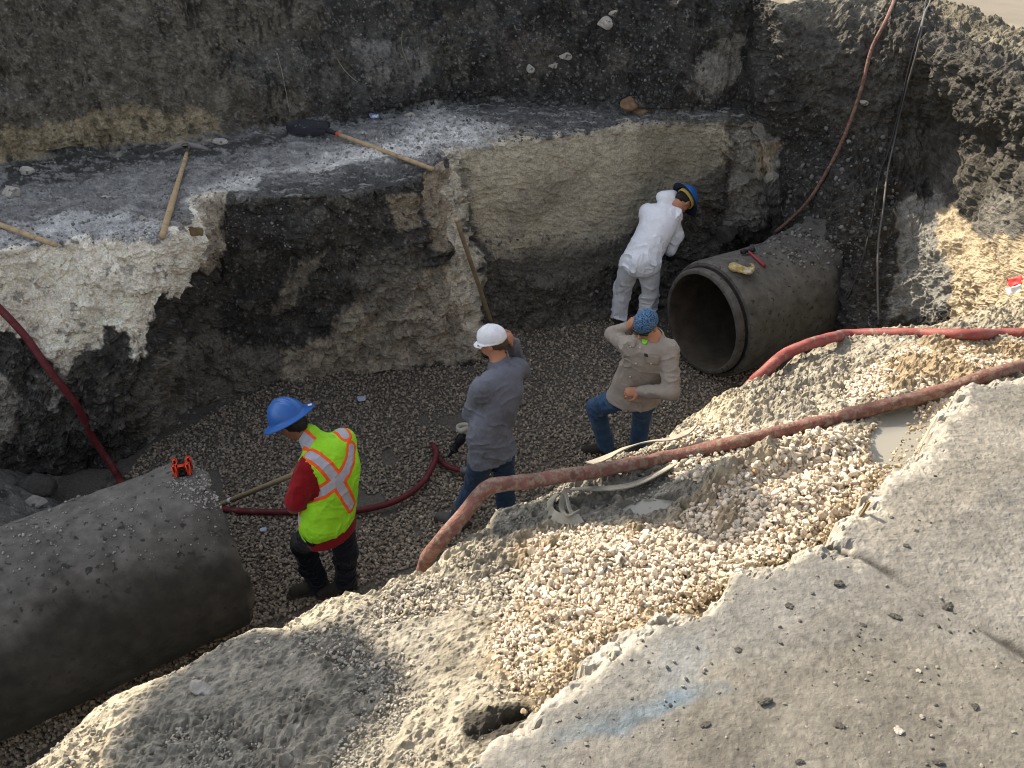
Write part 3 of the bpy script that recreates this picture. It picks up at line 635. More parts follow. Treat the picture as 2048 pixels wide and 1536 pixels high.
shapesL = [stone_shape(ICO2, 100+i, 11, 0.45, 0.82, (1, 0.82, 0.6)) for i in range(9)]; shapesS = [stone_shape(ICO1, 200+i, 7) for i in range(8)]
# the spill of crushed limestone on the bank: (region, stones, size range in pixels, lift)
fields = [
    ([(1060, 1085), (1130, 1055), (1200, 1062), (1340, 1058), (1420, 985), (1380, 955), (1450, 925), (1520, 900), (1620, 868), (1720, 868), (1785, 900), (1800, 945), (1742, 1008), (1690, 1055), (1640, 1088), (1560, 1125), (1480, 1150), (1400, 1213), (1310, 1236), (1230, 1266), (1190, 1308), (1130, 1365), (1050, 1380), (990, 1330), (985, 1250), (1045, 1180)], 17000, (4.5, 18), 0.022),
    ([(1060, 1110), (1200, 1080), (1400, 1050), (1480, 960), (1620, 880), (1720, 880), (1770, 920), (1700, 1030), (1560, 1110), (1400, 1200), (1300, 1225), (1200, 1290), (1080, 1250)], 6800, (7, 22), 0.034),
    ([(1690, 770), (1800, 700), (1900, 690), (2060, 688), (2100, 735), (1920, 770), (1760, 808), (1700, 800)], 3600, (6, 16), 0.012),
    ([(1820, 825), (1950, 778), (1905, 850), (1865, 880), (1850, 860)], 600, (7, 18), 0.012),
    ([(1440, 855), (1600, 800), (1720, 800), (1640, 842), (1480, 880), (1330, 905), (1360, 870)], 420, (7, 22), 0.008),
    ([(1700, 870), (1780, 840), (1790, 880), (1740, 880)], 150, (8, 18), 0.008),
    ([(860, 1120), (1060, 1060), (1040, 1180), (980, 1260), (1000, 1340), (900, 1380), (700, 1320), (760, 1200)], 1100, (4, 18), 0.004),
    ([(930, 1150), (1060, 1070), (1110, 1060), (1060, 1200), (1060, 1390), (1000, 1400), (930, 1340), (900, 1240)], 1500, (4, 19), 0.008),
    ([(820, 1180), (960, 1110), (960, 1340), (860, 1330)], 500, (4, 15), 0.004),
    ([(1380, 880), (1480, 820), (1600, 770), (1740, 790), (1700, 830), (1560, 862), (1440, 892), (1360, 905)], 900, (5, 18), 0.010),
    ([(1330, 930), (1440, 905), (1540, 885), (1640, 860), (1660, 875), (1480, 930), (1400, 965), (1340, 960)], 500, (5, 18), 0.010),
    ([(560, 1250), (860, 1150), (960, 1300), (1040, 1400), (900, 1500), (500, 1530), (300, 1500), (400, 1330)], 700, (4, 14), 0.003),
    ([(1230, 905), (1500, 770), (1560, 760), (1480, 850), (1300, 905)], 260, (5, 16), 0.003),
    ([(1560, 700), (1760, 660), (1900, 672), (1700, 770), (1560, 790)], 260, (5, 16), 0.003),
]
pos, siz, clr = [], [], []
for poly, n, (a, b), lift in fields:
    uv = in_poly(poly, n, rng); pz, t = on_bank(uv)
    ok = (slab_sd(pz[:, 0], pz[:, 1]) < -0.012) & (np.minimum.reduce([puddle_d(pz[:, 0], pz[:, 1], *pq[:4])+0.3*rng.normal(size=len(pz))*0.4 for pq in PUD]) > 1.12)
    pz, t = pz[ok], t[ok]; s = (a+(b-a)*rng.random(len(pz))**2.8)*t/F/2
    pz[:, 2] += rng.random(len(pz))*lift+s*0.25
    base = np.array((0.61, 0.515, 0.395)); c = base*rng.uniform(0.62, 1.15, (len(pz), 1))*(1+rng.normal(0, 0.014, (len(pz), 3))); wh = rng.random(len(pz)) < 0.2; c[wh] = c[wh].mean(1, keepdims=True)*np.array((1.12, 1.03, 0.88))
    og = rng.random(len(pz)) < 0.004; c[og] = c[og]*np.array((0.85, 0.6, 0.4))
    if lift < 0.009: c = c*0.82
    pos.append(pz); siz.append(s*1.12); clr.append(c)
for (ux, uy), (wx_, wy_) in zip(slab_px[5:27], slab_px[6:28]):          # stones lodged against the broken edge
    n = int(math.hypot(wx_-ux, wy_-uy)*1.3); k = rng.random((n, 1)); e0, e1_ = P(ux, uy, z=ZS), P(wx_, wy_, z=ZS); q = e0+(e1_-e0)*k; nv_ = nrm0 = np.array((-(e1_-e0)[1], (e1_-e0)[0], 0)); nv_ = nv_/np.linalg.norm(nv_); o_ = rng.uniform(0.0, 0.11, (n, 1)); q = q+nv_*o_; q[:, 2] = ZS-0.055-0.45*o_[:, 0]+rng.uniform(-0.02, 0.02, n); zb_ = zbank(q[:, 0], q[:, 1]); q[:, 2] = np.maximum(zb_+0.005, q[:, 2]*0.65+zb_*0.35)
    s = (6+15*rng.random(n)**2.5)*2.1/F/2; pos.append(q); siz.append(s); clr.append(np.array((0.44, 0.35, 0.24))*rng.uniform(0.6, 1.12, (n, 1)))
v, f, c = scatter(shapesL, np.concatenate(pos), np.concatenate(siz), np.concatenate(clr), rng)
tag(obj("gravel", v, f, M_STONE, smooth=False, attrs={"Col": c.clip(0, 0.85)}), "cream crushed limestone spilled over the muddy bank beside the broken pavement", "gravel", kind='stuff')
# mud crumbs of the bank
uv = in_poly([(0, 1545), (340, 1330), (620, 1210), (860, 1120), (1000, 1010), (1240, 900), (1560, 740), (1760, 660), (2048, 610), (2048, 680), (1700, 760), (1400, 930), (1000, 1300), (900, 1536), (300, 1600)], 5200, rng)
pz, t = on_bank(uv); ok = slab_sd(pz[:, 0], pz[:, 1]) < -0.01; pz, t = pz[ok], t[ok]
cl = fbm(pz*5, 3, off=91); ok = cl+rng.normal(0, 0.15, len(cl)) > 0.0; pz, t = pz[ok], t[ok]
s = (3+15*rng.random(len(pz))**3.5)*t/F/2; pz[:, 2] += s*0.3
c = np.array((0.25, 0.23, 0.19))*rng.uniform(0.6, 1.35, (len(pz), 1))
v, f, c = scatter([stone_shape(ICO2, 300+i, 11, 0.45, 0.85, (1, 0.85, 0.7)) for i in range(7)], pz, s, c, rng)
tag(obj("mud_crumbs", v, f, M_STONE, smooth=False, attrs={"Col": c}), "grey mud crumbs littering the bank along the trench edge", "mud crumbs", kind='stuff')
uv = in_poly([(0, 1545), (340, 1330), (620, 1210), (860, 1120), (1000, 1010), (1240, 900), (1560, 740), (1760, 660), (2048, 600), (2048, 680), (1700, 760), (1400, 930), (1060, 1150), (980, 1330), (1060, 1420), (900, 1536), (300, 1640), (0, 1640)], 40000, rng)
pz, t = on_bank(uv); ok = slab_sd(pz[:, 0], pz[:, 1]) < -0.01; pz, t = pz[ok], t[ok]
cl = fbm(pz*2.6, 4, 0.6, off=25)*0.6+fbm(pz*9, 3, off=92)*0.7; ok = cl+rng.normal(0, 0.14, len(cl)) > -0.02; pz, t = pz[ok], t[ok]
s = (2.2+9*rng.random(len(pz))**3.0)*t/F/2; pz[:, 2] += s*0.55+0.012*fbm(pz*7, 3).clip(0)
c = np.array((0.285, 0.268, 0.228))*rng.uniform(0.65, 1.3, (len(pz), 1))
v, f, c = scatter([stone_shape(ICO1, 340+i, 5, 0.5, 0.9, (1, 0.85, 0.7)) for i in range(7)], pz, s, c, rng)
tag(obj("soil_crumbs", v, f, M_STONE, smooth=False, attrs={"Col": c}), "fine crumbled cream grey soil covering the rough parts of the bank", "soil crumbs", kind='stuff')
# gravel on the trench floor
floor_poly = [(-200, 1650), (-200, 1380), (300, 1240), (480, 1180), (440, 940), (250, 960), (300, 900), (420, 830), (540, 775), (700, 740), (900, 733), (960, 700), (1030, 662), (1240, 632), (1330, 640), (1560, 720), (1560, 760), (1250, 910), (850, 1130), (500, 1250), (200, 1420), (0, 1560)]
uv = in_poly(floor_poly, 36000, rng); x, y, t = px_to_plane(uv, np.zeros(len(uv)))
hx, hy = rng.uniform(-6.5, 4.2, 26000), rng.uniform(1.6, 8.2, 26000); hk = (edge_dist(hx, hy) < -0.25) & (hy < 3.4+0.62*(hx+3.0)) & (hy > 1.4+0.6*(hx+3.0)); x = np.concatenate((x, hx[hk])); y = np.concatenate((y, hy[hk]))
z = zfloor(x, y); s = rng.uniform(0.008, 0.021, len(x))*np.where(rng.random(len(x)) < 0.02, 1.5, 1.0)
muddy = fbm(np.stack((x, y, x*0), -1)*1.6, 3, off=55); ok = muddy < 0.52+0.1*rng.random(len(x)); x, y, z, s = x[ok], y[ok], z[ok], s[ok]
pz = np.stack((x, y, z+s*0.35+rng.random(len(x))*0.016), -1)
c = np.array((0.30, 0.252, 0.195))*rng.uniform(0.5, 1.3, (len(x), 1)); c[rng.random(len(x)) < 0.02] *= 1.5
v, f, c = scatter(shapesS, pz, s, c, rng)
tag(obj("gravel", v, f, M_STONE, smooth=False, attrs={"Col": c}), "dull grey brown gravel bedding covering the trench floor under the workers", "gravel", kind='stuff')

# ---------------------------------------------------------------- placing things on the earth
def hit(u, v, off=0.0, objs=None):
    d = Vector(ray(u, v)); o = Vector((0, 0, CAMZ)); best = None
    for ob in (objs or [wall, bpy.data.objects["near_bank"], bpy.data.objects["trench_floor"]]):
        ok, loc, nor, _ = ob.ray_cast(o-ob.location, d)
        if ok and (best is None or (loc+ob.location-o).length < best[0]): best = ((loc+ob.location-o).length, loc+ob.location, nor)
    if best is None: q = P(u, v, z=0); return q, np.array((0, 0, 1.0))
    l, n = np.array(best[1]), np.array(best[2])
    if n.dot(np.array((0, 0, CAMZ))-l) < 0: n = -n
    return l+n*off, n
# rubble on the bench and at the foot of the walls
rub = [([(0, 335), (300, 292), (600, 262), (880, 215), (890, 325), (600, 395), (400, 395), (330, 475), (0, 500)], 900, (3, 11), 0.16, 0.55),
       ([(720, 290), (880, 225), (1010, 255), (960, 295), (880, 310)], 420, (3, 11), 0.30, 0.75),
       ([(215, 470), (330, 440), (345, 475), (250, 482)], 160, (4, 12), 0.36, 0.6),
       ([(880, 215), (1450, 215), (1450, 240), (1250, 252), (1000, 288)], 500, (3, 9), 0.08, 0.6),
       ([(560, 255), (900, 190), (1450, 180), (1460, 215), (900, 218), (600, 265)], 420, (3, 14), 0.05, 0.8),
       ([(450, 410), (760, 400), (760, 520), (560, 640), (380, 620)], 420, (2, 9), 0.14, 0.8),
       ([(960, 470), (1240, 470), (1240, 620), (1000, 640)], 420, (2, 11), 0.11, 0.7),
       ([(1570, 250), (1800, 260), (1790, 560), (1560, 480)], 520, (3, 14), 0.10, 0.9),
       ([(880, 20), (1350, 20), (1350, 200), (880, 200)], 420, (2, 9), 0.10, 0.9),
       ([(0, 20), (880, 20), (880, 220), (0, 300)], 380, (2, 6), 0.12, 0.9),
       ([(300, 680), (560, 700), (520, 790), (300, 900)], 420, (3, 10), 0.14, 0.7)]
pos, siz, clr = [], [], []
for poly, n, (a, b), alb, sprd in rub:
    for u, v_ in in_poly(poly, n, rng):
        l, nn = hit(u, v_); t = np.linalg.norm(l-np.array((0, 0, CAMZ)))
        s = (a+(b-a)*rng.random()**3)*t/F/2; pos.append(l+nn*s*0.2); siz.append(s)
        clr.append(np.array((1, 0.965, 0.91))*alb*(1+sprd*rng.uniform(-0.6, 1.2)*(rng.random() < 0.75)))
v, f, c = scatter(shapesS, np.array(pos), np.array(siz), np.array(clr), rng)
tag(obj("rubble", v, f, M_STONE, smooth=False, attrs={"Col": c.clip(0.02, 0.7)}), "broken pale flakes and dark crumbs scattered on the bench and clinging to the earth walls", "rubble", kind='stuff')
def rock(name, u, v_, wpx, flat, seed, m, label, cat, group=None, sink=0.25, objs=None, cuts=12):
    l, nn = hit(u, v_, objs=objs); t = np.linalg.norm(l-np.array((0, 0, CAMZ))); s = wpx*t/F/2
    sv, sf = stone_shape(ICO3, seed, cuts, 0.5, 0.85, flat); R = frame(nn*0.5+np.array((0, 0, 0.7)), (1, 0.2*(seed % 5-2), 0))
    sv = sv+0.05*np.stack([fbm(sv*3.5, 3, off=seed+9*k) for k in range(3)], 1)
    if name == 'mud_clod': sv = sv*(1+0.55*ridged(sv*1.7, 3, off=seed))[:, None]*0.85
    sv = (sv @ R.T)*s; b = l+nn*s*(0.5-sink)*min(flat)
    return tag(obj(name, sv+b, sf, m, smooth=False, base=b), label, cat, group)
rock("rock", 24, 388, 40, (1, 0.8, 0.75), 11, M_ROCK, "angular pale grey rock at the left end of the bench below the tan wall", "rock")
rock("rock", 56, 347, 28, (1, 0.7, 0.7), 12, M_ROCK, "small pale rock on the bench up against the foot of the wall at far left", "rock")
rock("rock", 212, 395, 20, (1, 0.7, 0.5), 13, M_ROCK, "little flat pale rock lying alone on the dark bench left of the pick", "rock")
rock("rock", 442, 286, 30, (1, 0.6, 0.5), 14, M_ROCK, "flat grey rock behind the pick head at the foot of the wall", "rock")
rock("rock", 288, 440, 26, (1, 0.55, 0.5), 15, M_ROCK, "pale wedge of rock on the white gravelly lip beside the pick handle", "rock")
rock("rock", 728, 266, 16, (1, 0.8, 0.4), 16, M_ROCK, "thin whitish stone just above the middle of the shovel handle", "rock")
rock("rock", 822, 232, 26, (1, 0.5, 0.4), 17, M_ROCK, "flat pale stone on the powdery bench behind the blue scrap", "rock")
rock("rock", 1024, 280, 12, (1, 0.9, 0.5), 18, M_ROCK, "white chip lying on the lip above the tan recess", "rock")
rock("rock", 1208, 48, 36, (1, 0.95, 0.7), 19, M_ROCK, "largest pale boulder set in the dark upper wall", "boulder")
rock("rock", 1228, 28, 17, (1, 0.8, 0.7), 20, M_ROCK, "pale stone just above and right of the largest boulder in the upper wall", "boulder")
rock("rock", 1130, 112, 26, (1, 0.8, 0.7), 21, M_ROCK, "pale boulder low in the dark upper wall, upper of the two side by side", "boulder")
rock("rock", 1062, 138, 22, (0.8, 1, 0.7), 22, M_ROCK, "upright pale stone in the upper wall left of a flatter one", "boulder")
rock("rock", 1108, 132, 20, (1, 0.6, 0.6), 23, M_ROCK, "flat pale stone in the upper wall directly below a boulder", "boulder")
rock("rock", 1262, 207, 46, (1, 0.6, 0.42), 24, M_RUST, "rusty brown layered slab of rock at the back of the bench", "rock", cuts=7)
rock("rock", 1282, 222, 36, (1, 0.6, 0.3), 25, M_RUST, "lower rusty brown slab leaning under the layered one", "rock", cuts=7)
rock("rock", 1452, 462, 70, (1, 0.6, 0.5), 26, M_CLOD, "big dark flat lump of rock at the foot of the pale corner beside the pipe", "rock")
rock("rock", 1728, 205, 24, (1, 0.5, 0.5), 27, M_ROCK, "pale stone sticking out of the sunlit end wall beside the hanging red hose", "rock")
rock("rock", 1697, 284, 16, (1, 0.6, 0.5), 28, M_ROCK, "small white flake on the end wall between the red hose and black cables", "rock")
rock("rock", 405, 1378, 50, (1, 0.55, 0.5), 30, M_ROCK, "oblong beige stone lying in the grey mud at lower left of the bank", "rock", objs=[bpy.data.objects["near_bank"]])
rock("rock", 1080, 1402, 24, (1, 0.6, 0.6), 31, M_ROCK, "pale stone at the foot of the gravel above the dark hole under the slab", "rock", objs=[bpy.data.objects["near_bank"]])
slabs = [o for o in bpy.data.objects if o.name.startswith("pavement")]
clods = [(1832, 1062, 20, "dark mud clod nearest the ragged upper edge of the upper slab"), (1812, 1092, 18, "thin dark clod with a long shadow on the upper slab"), (1676, 1168, 26, "blackish clod highest on the lower slab near the joint"),
         (1579, 1212, 26, "shiny dark clod on the lower slab left of the highest one"), (1898, 1212, 30, "large dark scrape of mud lying across the slab joint"), (1789, 1234, 24, "flattened dark clod just below the joint in the slabs"),
         (1842, 1230, 15, "small dark clod between the joint and the flattened clod"), (1476, 1300, 16, "lone small clod on the slab right of the blue paint"), (1530, 1405, 34, "crumbled ring of grey mud right of the end of the blue paint"),
         (1410, 1450, 30, "dark clod low on the slab below the blue paint"), (1678, 1452, 26, "long thin dark clod near the bottom of the slab"), (1797, 1462, 22, "pale grey clod near the bottom of the slab"),
         (1876, 1452, 20, "dark crumb of mud at lower right of the slab"), (1838, 1342, 14, "light pebble with a dark shadow in the middle of the slab"), (1948, 1414, 20, "grey clod near the right end of the slab"),
         (1725, 1250, 22, "patch of dark mud flakes in the middle of the slab"), (1876, 1526, 26, "dark clod cut by the bottom of the view"), (1600, 1525, 18, "brown mud smear on the slab at the bottom middle")]
for i, (u, v_, w, lab) in enumerate(clods):
    rock("mud_clod", u, v_, w*(0.80 if i % 3 else 0.6), (1, 0.55+0.1*(i % 4), 0.30+0.05*(i % 3)), 400+i, M_ROCK if 'pale' in lab or 'light' in lab else M_CLOD, lab, "clod", "clods dropped on the slabs", objs=slabs, sink=0.1, cuts=3)
uv = in_poly([(1250, 1290), (1480, 1180), (1690, 1110), (1900, 900), (2048, 800), (2048, 1536), (1000, 1536)], 1300, rng)
x, y, t = px_to_plane(uv, np.full(len(uv), ZS)); s = (1.5+12*rng.random(len(x))**6)*t/F/2
c = np.array((0.13, 0.118, 0.098))*rng.uniform(0.3, 1.9, (len(x), 1)); pz = np.stack((x, y, ZS+s*0.2), -1); ok = slab_sd(x, y) > 0.03
v, f, c = scatter(shapesS, pz[ok], s[ok], c[ok], rng, 0.7)
tag(obj("grit", v, f, M_STONE, smooth=False, attrs={"Col": c}), "fine grit and mud specks strewn over the slabs", "grit", kind='stuff')

# ---------------------------------------------------------------- people: bodies and clothes grown from rounded limbs
_E12 = [((0,0,0),(1,0,0)),((0,1,0),(1,1,0)),((0,0,1),(1,0,1)),((0,1,1),(1,1,1)),((0,0,0),(0,1,0)),((1,0,0),(1,1,0)),((0,0,1),(0,1,1)),((1,0,1),(1,1,1)),((0,0,0),(0,0,1)),((1,0,0),(1,0,1)),((0,1,0),(0,1,1)),((1,1,0),(1,1,1))]
def surface_nets(f, o, h):
    s = f < 0; a = np.zeros(tuple(np.array(f.shape)-1), np.int8)
    for dx in (0, 1):
        for dy in (0, 1):
            for dz in (0, 1): a += s[dx:dx+a.shape[0], dy:dy+a.shape[1], dz:dz+a.shape[2]]
    idx = np.argwhere((a > 0) & (a < 8)); acc = np.zeros((len(idx), 3)); cnt = np.zeros(len(idx))
    for c0, c1 in _E12:
        i0 = idx+c0; i1 = idx+c1; f0 = f[i0[:, 0], i0[:, 1], i0[:, 2]]; f1 = f[i1[:, 0], i1[:, 1], i1[:, 2]]
        m = (f0 < 0) != (f1 < 0); t = f0/np.where(m, f0-f1, 1)
        acc[m] += np.array(c0)+(np.array(c1)-np.array(c0))*t[m][:, None]; cnt[m] += 1
    v = o+h*(idx+acc/cnt[:, None]); ids = np.full(a.shape, -1, np.int64); ids[idx[:, 0], idx[:, 1], idx[:, 2]] = np.arange(len(idx)); fs = []
    for ax in range(3):
        b, c = (ax+1) % 3, (ax+2) % 3; sl0 = [slice(None)]*3; sl1 = [slice(None)]*3; sl0[ax] = slice(0, -1); sl1[ax] = slice(1, None)
        e = np.argwhere(s[tuple(sl0)] != s[tuple(sl1)])
        e = e[(e[:, b] > 0) & (e[:, c] > 0) & (e[:, b] < f.shape[b]-1) & (e[:, c] < f.shape[c]-1)]
        fl = s[e[:, 0], e[:, 1], e[:, 2]]; ub = np.zeros(3, int); ub[b] = 1; uc = np.zeros(3, int); uc[c] = 1
        g = lambda k: ids[k[:, 0], k[:, 1], k[:, 2]]
        q = np.stack((g(e-ub-uc), g(e-uc), g(e), g(e-ub)), 1); q[~fl] = q[~fl][:, ::-1]; fs.append(q)
    return v, np.concatenate(fs)
class Sdf:
    def __init__(s): s.pr = []
    def cap(s, a, b, ra, rb=None, k=0.03, flat=None): s.pr.append(('c', np.array(a, float), np.array(b, float), ra, ra if rb is None else rb, k, flat)); return s
    def ell(s, c, r, R=None, k=0.03): s.pr.append(('e', np.array(c, float), np.array(r, float), np.eye(3) if R is None else np.asarray(R), k)); return s
    def cut(s, p, n, k=0.0): s.pr.append(('p', np.array(p, float), np.array(n, float)/np.linalg.norm(n))); return s    # keeps the side n points away from
    def sub(s, c, r, R=None): s.pr.append(('s', np.array(c, float), np.array(r, float), np.eye(3) if R is None else np.asarray(R))); return s
    def build(s, h, warp=None, M=0.09):
        lo, hi = np.full(3, 1e9), np.full(3, -1e9)
        for q in s.pr:
            if q[0] == 'c':
                r = max(q[3], q[4])*1.05; lo = np.minimum(lo, np.minimum(q[1], q[2])-r); hi = np.maximum(hi, np.maximum(q[1], q[2])+r)
            elif q[0] == 'e': r = q[2].max(); lo = np.minimum(lo, q[1]-r); hi = np.maximum(hi, q[1]+r)
        lo -= 4*h+0.015; hi += 4*h+0.015; n = np.ceil((hi-lo)/h).astype(int)+1; ax = [lo[i]+h*np.arange(n[i]) for i in range(3)]; f = np.full(n, M, np.float32)
        for q in s.pr:
            if q[0] == 'p':
                X, Y, Z = np.meshgrid(*ax, indexing='ij', sparse=True); f = np.maximum(f, ((X-q[1][0])*q[2][0]+(Y-q[1][1])*q[2][1]+(Z-q[1][2])*q[2][2]).astype(np.float32)); continue
            if q[0] == 'c': r = max(q[3], q[4])+M; a, b = np.minimum(q[1], q[2])-r, np.maximum(q[1], q[2])+r
            else: r = q[2].max()+M; a, b = q[1]-r, q[1]+r
            sl = tuple(slice(max(0, int((a[i]-lo[i])/h)), max(0, min(n[i], int((b[i]-lo[i])/h)+2))) for i in range(3))
            X, Y, Z = np.meshgrid(*[ax[i][sl[i]] for i in range(3)], indexing='ij'); p = np.stack((X, Y, Z), -1)
            if q[0] == 'c':
                w = p-q[1]; ba = q[2]-q[1]; L2 = ba.dot(ba)+1e-12; t = np.clip((w @ ba)/L2, 0, 1); d = w-t[..., None]*ba
                if q[6] is not None:
                    nx, fl = np.array(q[6][0], float), q[6][1]; nx = nx/np.linalg.norm(nx); d = d+nx*((d @ nx)*(1/fl-1))[..., None]
                    rr = q[3]+(q[4]-q[3])*t; D = (np.linalg.norm(d, axis=-1)-rr)*(0.5+0.5*fl)
                else: D = np.linalg.norm(d, axis=-1)-(q[3]+(q[4]-q[3])*t)
                k = q[5]
            else:
                w = (p-q[1]) @ q[3]; l = np.linalg.norm(w/q[2], axis=-1); g = np.linalg.norm(w/(q[2]**2), axis=-1)+1e-9; D = l*(l-1)/g; k = q[4] if q[0] == 'e' else 0
            c = f[sl]
            if q[0] == 's': f[sl] = np.maximum(c, -D); continue
            hh = np.clip(0.5+0.5*(c-D)/max(k, 1e-6), 0, 1); f[sl] = c*(1-hh)+D*hh-k*hh*(1-hh)
        if warp is not None:
            near = np.argwhere(np.abs(f) < 0.03); pts = lo+h*near; f[near[:, 0], near[:, 1], near[:, 2]] += warp(pts).astype(np.float32)
        return surface_nets(f, lo, h)
def wrinkle(amp, sc, axis=(1, 1, 1), off=0.0):
    a = np.array(axis, float)
    def w(p):
        q = p*sc*a+0.6*np.stack([vnoise(p*sc*0.6+off+9*k) for k in range(3)], 1)
        n1 = 1-np.abs(vnoise(q+off)); n2 = 1-np.abs(vnoise(q*2.3+off+5))
        m = 0.25+0.95*sstep(-0.15, 0.35, fbm(p*3.2, 2, off=off+13))
        return -amp*m*(1.9*n1**4+0.8*n2**4-0.8)+0.8*amp*fbm(p*sc*0.4, 2, off=off+4)
    return w
def nrm(a): a = np.asarray(a, float); return a/np.linalg.norm(a)
def hand(S, w, d, n, curl=0.5, side=1, sc=1.0, spread=0.12):
    """palm, four bent fingers and a thumb; d along the hand, n the way the fingers curl, side the thumb's side"""
    d = nrm(d); n = nrm(np.asarray(n)-d*np.dot(n, d)); b = np.cross(d, n)*side; L = 0.085*sc
    S.cap(w, w+d*L*0.9, 0.032*sc, 0.040*sc, 0.02, (n, 0.45))
    for i, (ln, o) in enumerate(((0.070, 1.5), (0.080, 0.5), (0.074, -0.5), (0.058, -1.5))):
        p0 = w+d*L*(1.0-0.04*abs(o))+b*o*0.0195*sc; a = curl*(0.75+0.12*i); dd = nrm(d*math.cos(a)+n*math.sin(a)+b*o*spread*(1-curl*0.5))
        p1 = p0+dd*ln*0.5*sc; a2 = a+curl*1.1; d2 = nrm(d*math.cos(a2)+n*math.sin(a2)); p2 = p1+d2*ln*0.32*sc; a3 = a2+curl*0.7; p3 = p2+nrm(d*math.cos(a3)+n*math.sin(a3))*ln*0.26*sc
        S.cap(p0-d*0.012, p1, 0.0098*sc, 0.0092*sc, 0.006).cap(p1, p2, 0.0092*sc, 0.0085*sc, 0.003).cap(p2, p3, 0.0085*sc, 0.0072*sc, 0.003)
    t0 = w+d*L*0.30+b*0.030*sc; t1 = t0+nrm(d*0.65+b*0.7+n*0.35)*0.042*sc; t2 = t1+nrm(d*0.85+b*0.1+n*0.5)*0.034*sc
    S.cap(t0, t1, 0.014*sc, 0.0115*sc, 0.012).cap(t1, t2, 0.0115*sc, 0.009*sc, 0.004)
def head(S, c, up, fw, neck):
    up = nrm(up); fw = nrm(np.asarray(fw)-up*np.dot(fw, up)); rt = np.cross(fw, up); R = np.stack((rt, fw, up), 1)
    S.ell(c+up*0.025-fw*0.008, (0.076, 0.097, 0.092), R, 0.02)
    S.ell(c-up*0.045+fw*0.030, (0.058, 0.066, 0.072), R, 0.03)
    S.cap(c-up*0.095+fw*0.066, c-up*0.098+fw*0.070, 0.020, 0.020, 0.03)
    S.cap(c+up*0.012+fw*0.090, c-up*0.030+fw*0.112, 0.009, 0.0135, 0.012)
    S.cap(c+up*0.030+fw*0.080-rt*0.03, c+up*0.030+fw*0.080+rt*0.03, 0.013, 0.013, 0.015)
    S.cap(c-up*0.060+fw*0.090-rt*0.016, c-up*0.060+fw*0.090+rt*0.016, 0.008, 0.008, 0.008)
    for s in (-1, 1):
        S.ell(c-up*0.005-fw*0.004+rt*s*0.078, (0.010, 0.019, 0.032), R, 0.008); S.cap(c-up*0.02+fw*0.066+rt*s*0.036, c-up*0.022+fw*0.062+rt*s*0.040, 0.016, 0.016, 0.02)
    S.cap(neck-up*0.03, c-up*0.04-fw*0.015, 0.058, 0.054, 0.03)
    return R
def face_parts(c, R, par, brow=(0.03, 0.02, 0.015)):
    rt, fw, up = R[:, 0], R[:, 1], R[:, 2]
    for s in (-1, 1):
        v, f = ICO2; obj("eye", v*np.array((0.0125, 0.0125, 0.0085)) @ R.T+c+up*0.006+fw*0.086+rt*s*0.031, f, M_EYE, par)
    S = Sdf().cap(c-up*0.061+fw*0.094-rt*0.022, c-up*0.060+fw*0.099, 0.0055, 0.006, 0.002).cap(c-up*0.060+fw*0.099, c-up*0.061+fw*0.094+rt*0.022, 0.006, 0.0055, 0.002)
    v, f = S.build(0.003); obj("mouth", v, f, M_LIP, par)
def hair(c, R, par, m, low=-0.06, front=0.02, name="hair"):
    rt, fw, up = R[:, 0], R[:, 1], R[:, 2]
    S = Sdf().ell(c+up*0.026-fw*0.012, (0.082, 0.101, 0.098), R).cap(c-up*0.03-fw*0.075, c-up*0.055-fw*0.062, 0.034, 0.03, 0.04)
    S.cut(c+up*low, -up).cut(c+fw*front-up*0.01, nrm(fw*1.0-up*0.75))
    v, f = S.build(0.005, lambda p: 0.004*fbm(p*60, 2)); obj(name, v, f, m, par)
def cloth(name, color, **k):
    d = dict(rough=0.9, var=0.10, var_scale=14, bump=0.25, bump_scale=24, bump_dist=0.008, spec=0.12, sheen=0.1); d.update(k); return mat(name, color, **d)
M_SKIN_D = mat("brown_skin", (0.20, 0.095, 0.055), rough=0.5, var=0.1, bump=0.1, bump_scale=200, bump_dist=0.002)
M_SKIN_T = mat("tanned_skin", (0.46, 0.215, 0.13), rough=0.5, var=0.1, bump=0.1, bump_scale=200, bump_dist=0.002)
M_EYE = mat("dark_eye", (0.03, 0.02, 0.015), rough=0.2, bump=0); M_LIP = mat("lips", (0.28, 0.11, 0.08), rough=0.5, bump=0)
M_HAIR_B = mat("black_hair", (0.012, 0.010, 0.009), rough=0.5, bump=0.5, bump_scale=150, bump_dist=0.004); M_HAIR_N = mat("brown_hair", (0.085, 0.05, 0.028), rough=0.55, bump=0.5, bump_scale=150, bump_dist=0.004)
M_BLUEHAT = mat("blue_plastic", (0.018, 0.105, 0.36), rough=0.38, var=0.08, var_scale=20, bump=0.06, bump_scale=30, bump_dist=0.003, spec=0.45, mud=((0.20, 0.22, 0.24), 26.0, 0.72))
M_BRIM_IN = mat("dark_inside", (0.01, 0.016, 0.035), rough=0.6, bump=0); M_BAND = mat("yellow_band", (0.65, 0.47, 0.13), rough=0.7, bump=0.1)
M_STICKER = mat("white_sticker", (0.62, 0.64, 0.68), rough=0.5, var=0.25, var_scale=120, bump=0)
M_RED = cloth("dark_red_cotton", (0.215, 0.008, 0.012), var=0.18); M_NAVY = cloth("navy_work_cloth", (0.006, 0.008, 0.014))
M_DENIM = cloth("blue_denim", (0.040, 0.085, 0.165), var=0.32, var_scale=10, mud=((0.085, 0.145, 0.225), 7.0, 0.60)); M_DENIM_D = cloth("dark_denim", (0.022, 0.048, 0.095), var=0.3, var_scale=10, mud=((0.05, 0.085, 0.14), 7.0, 0.64))
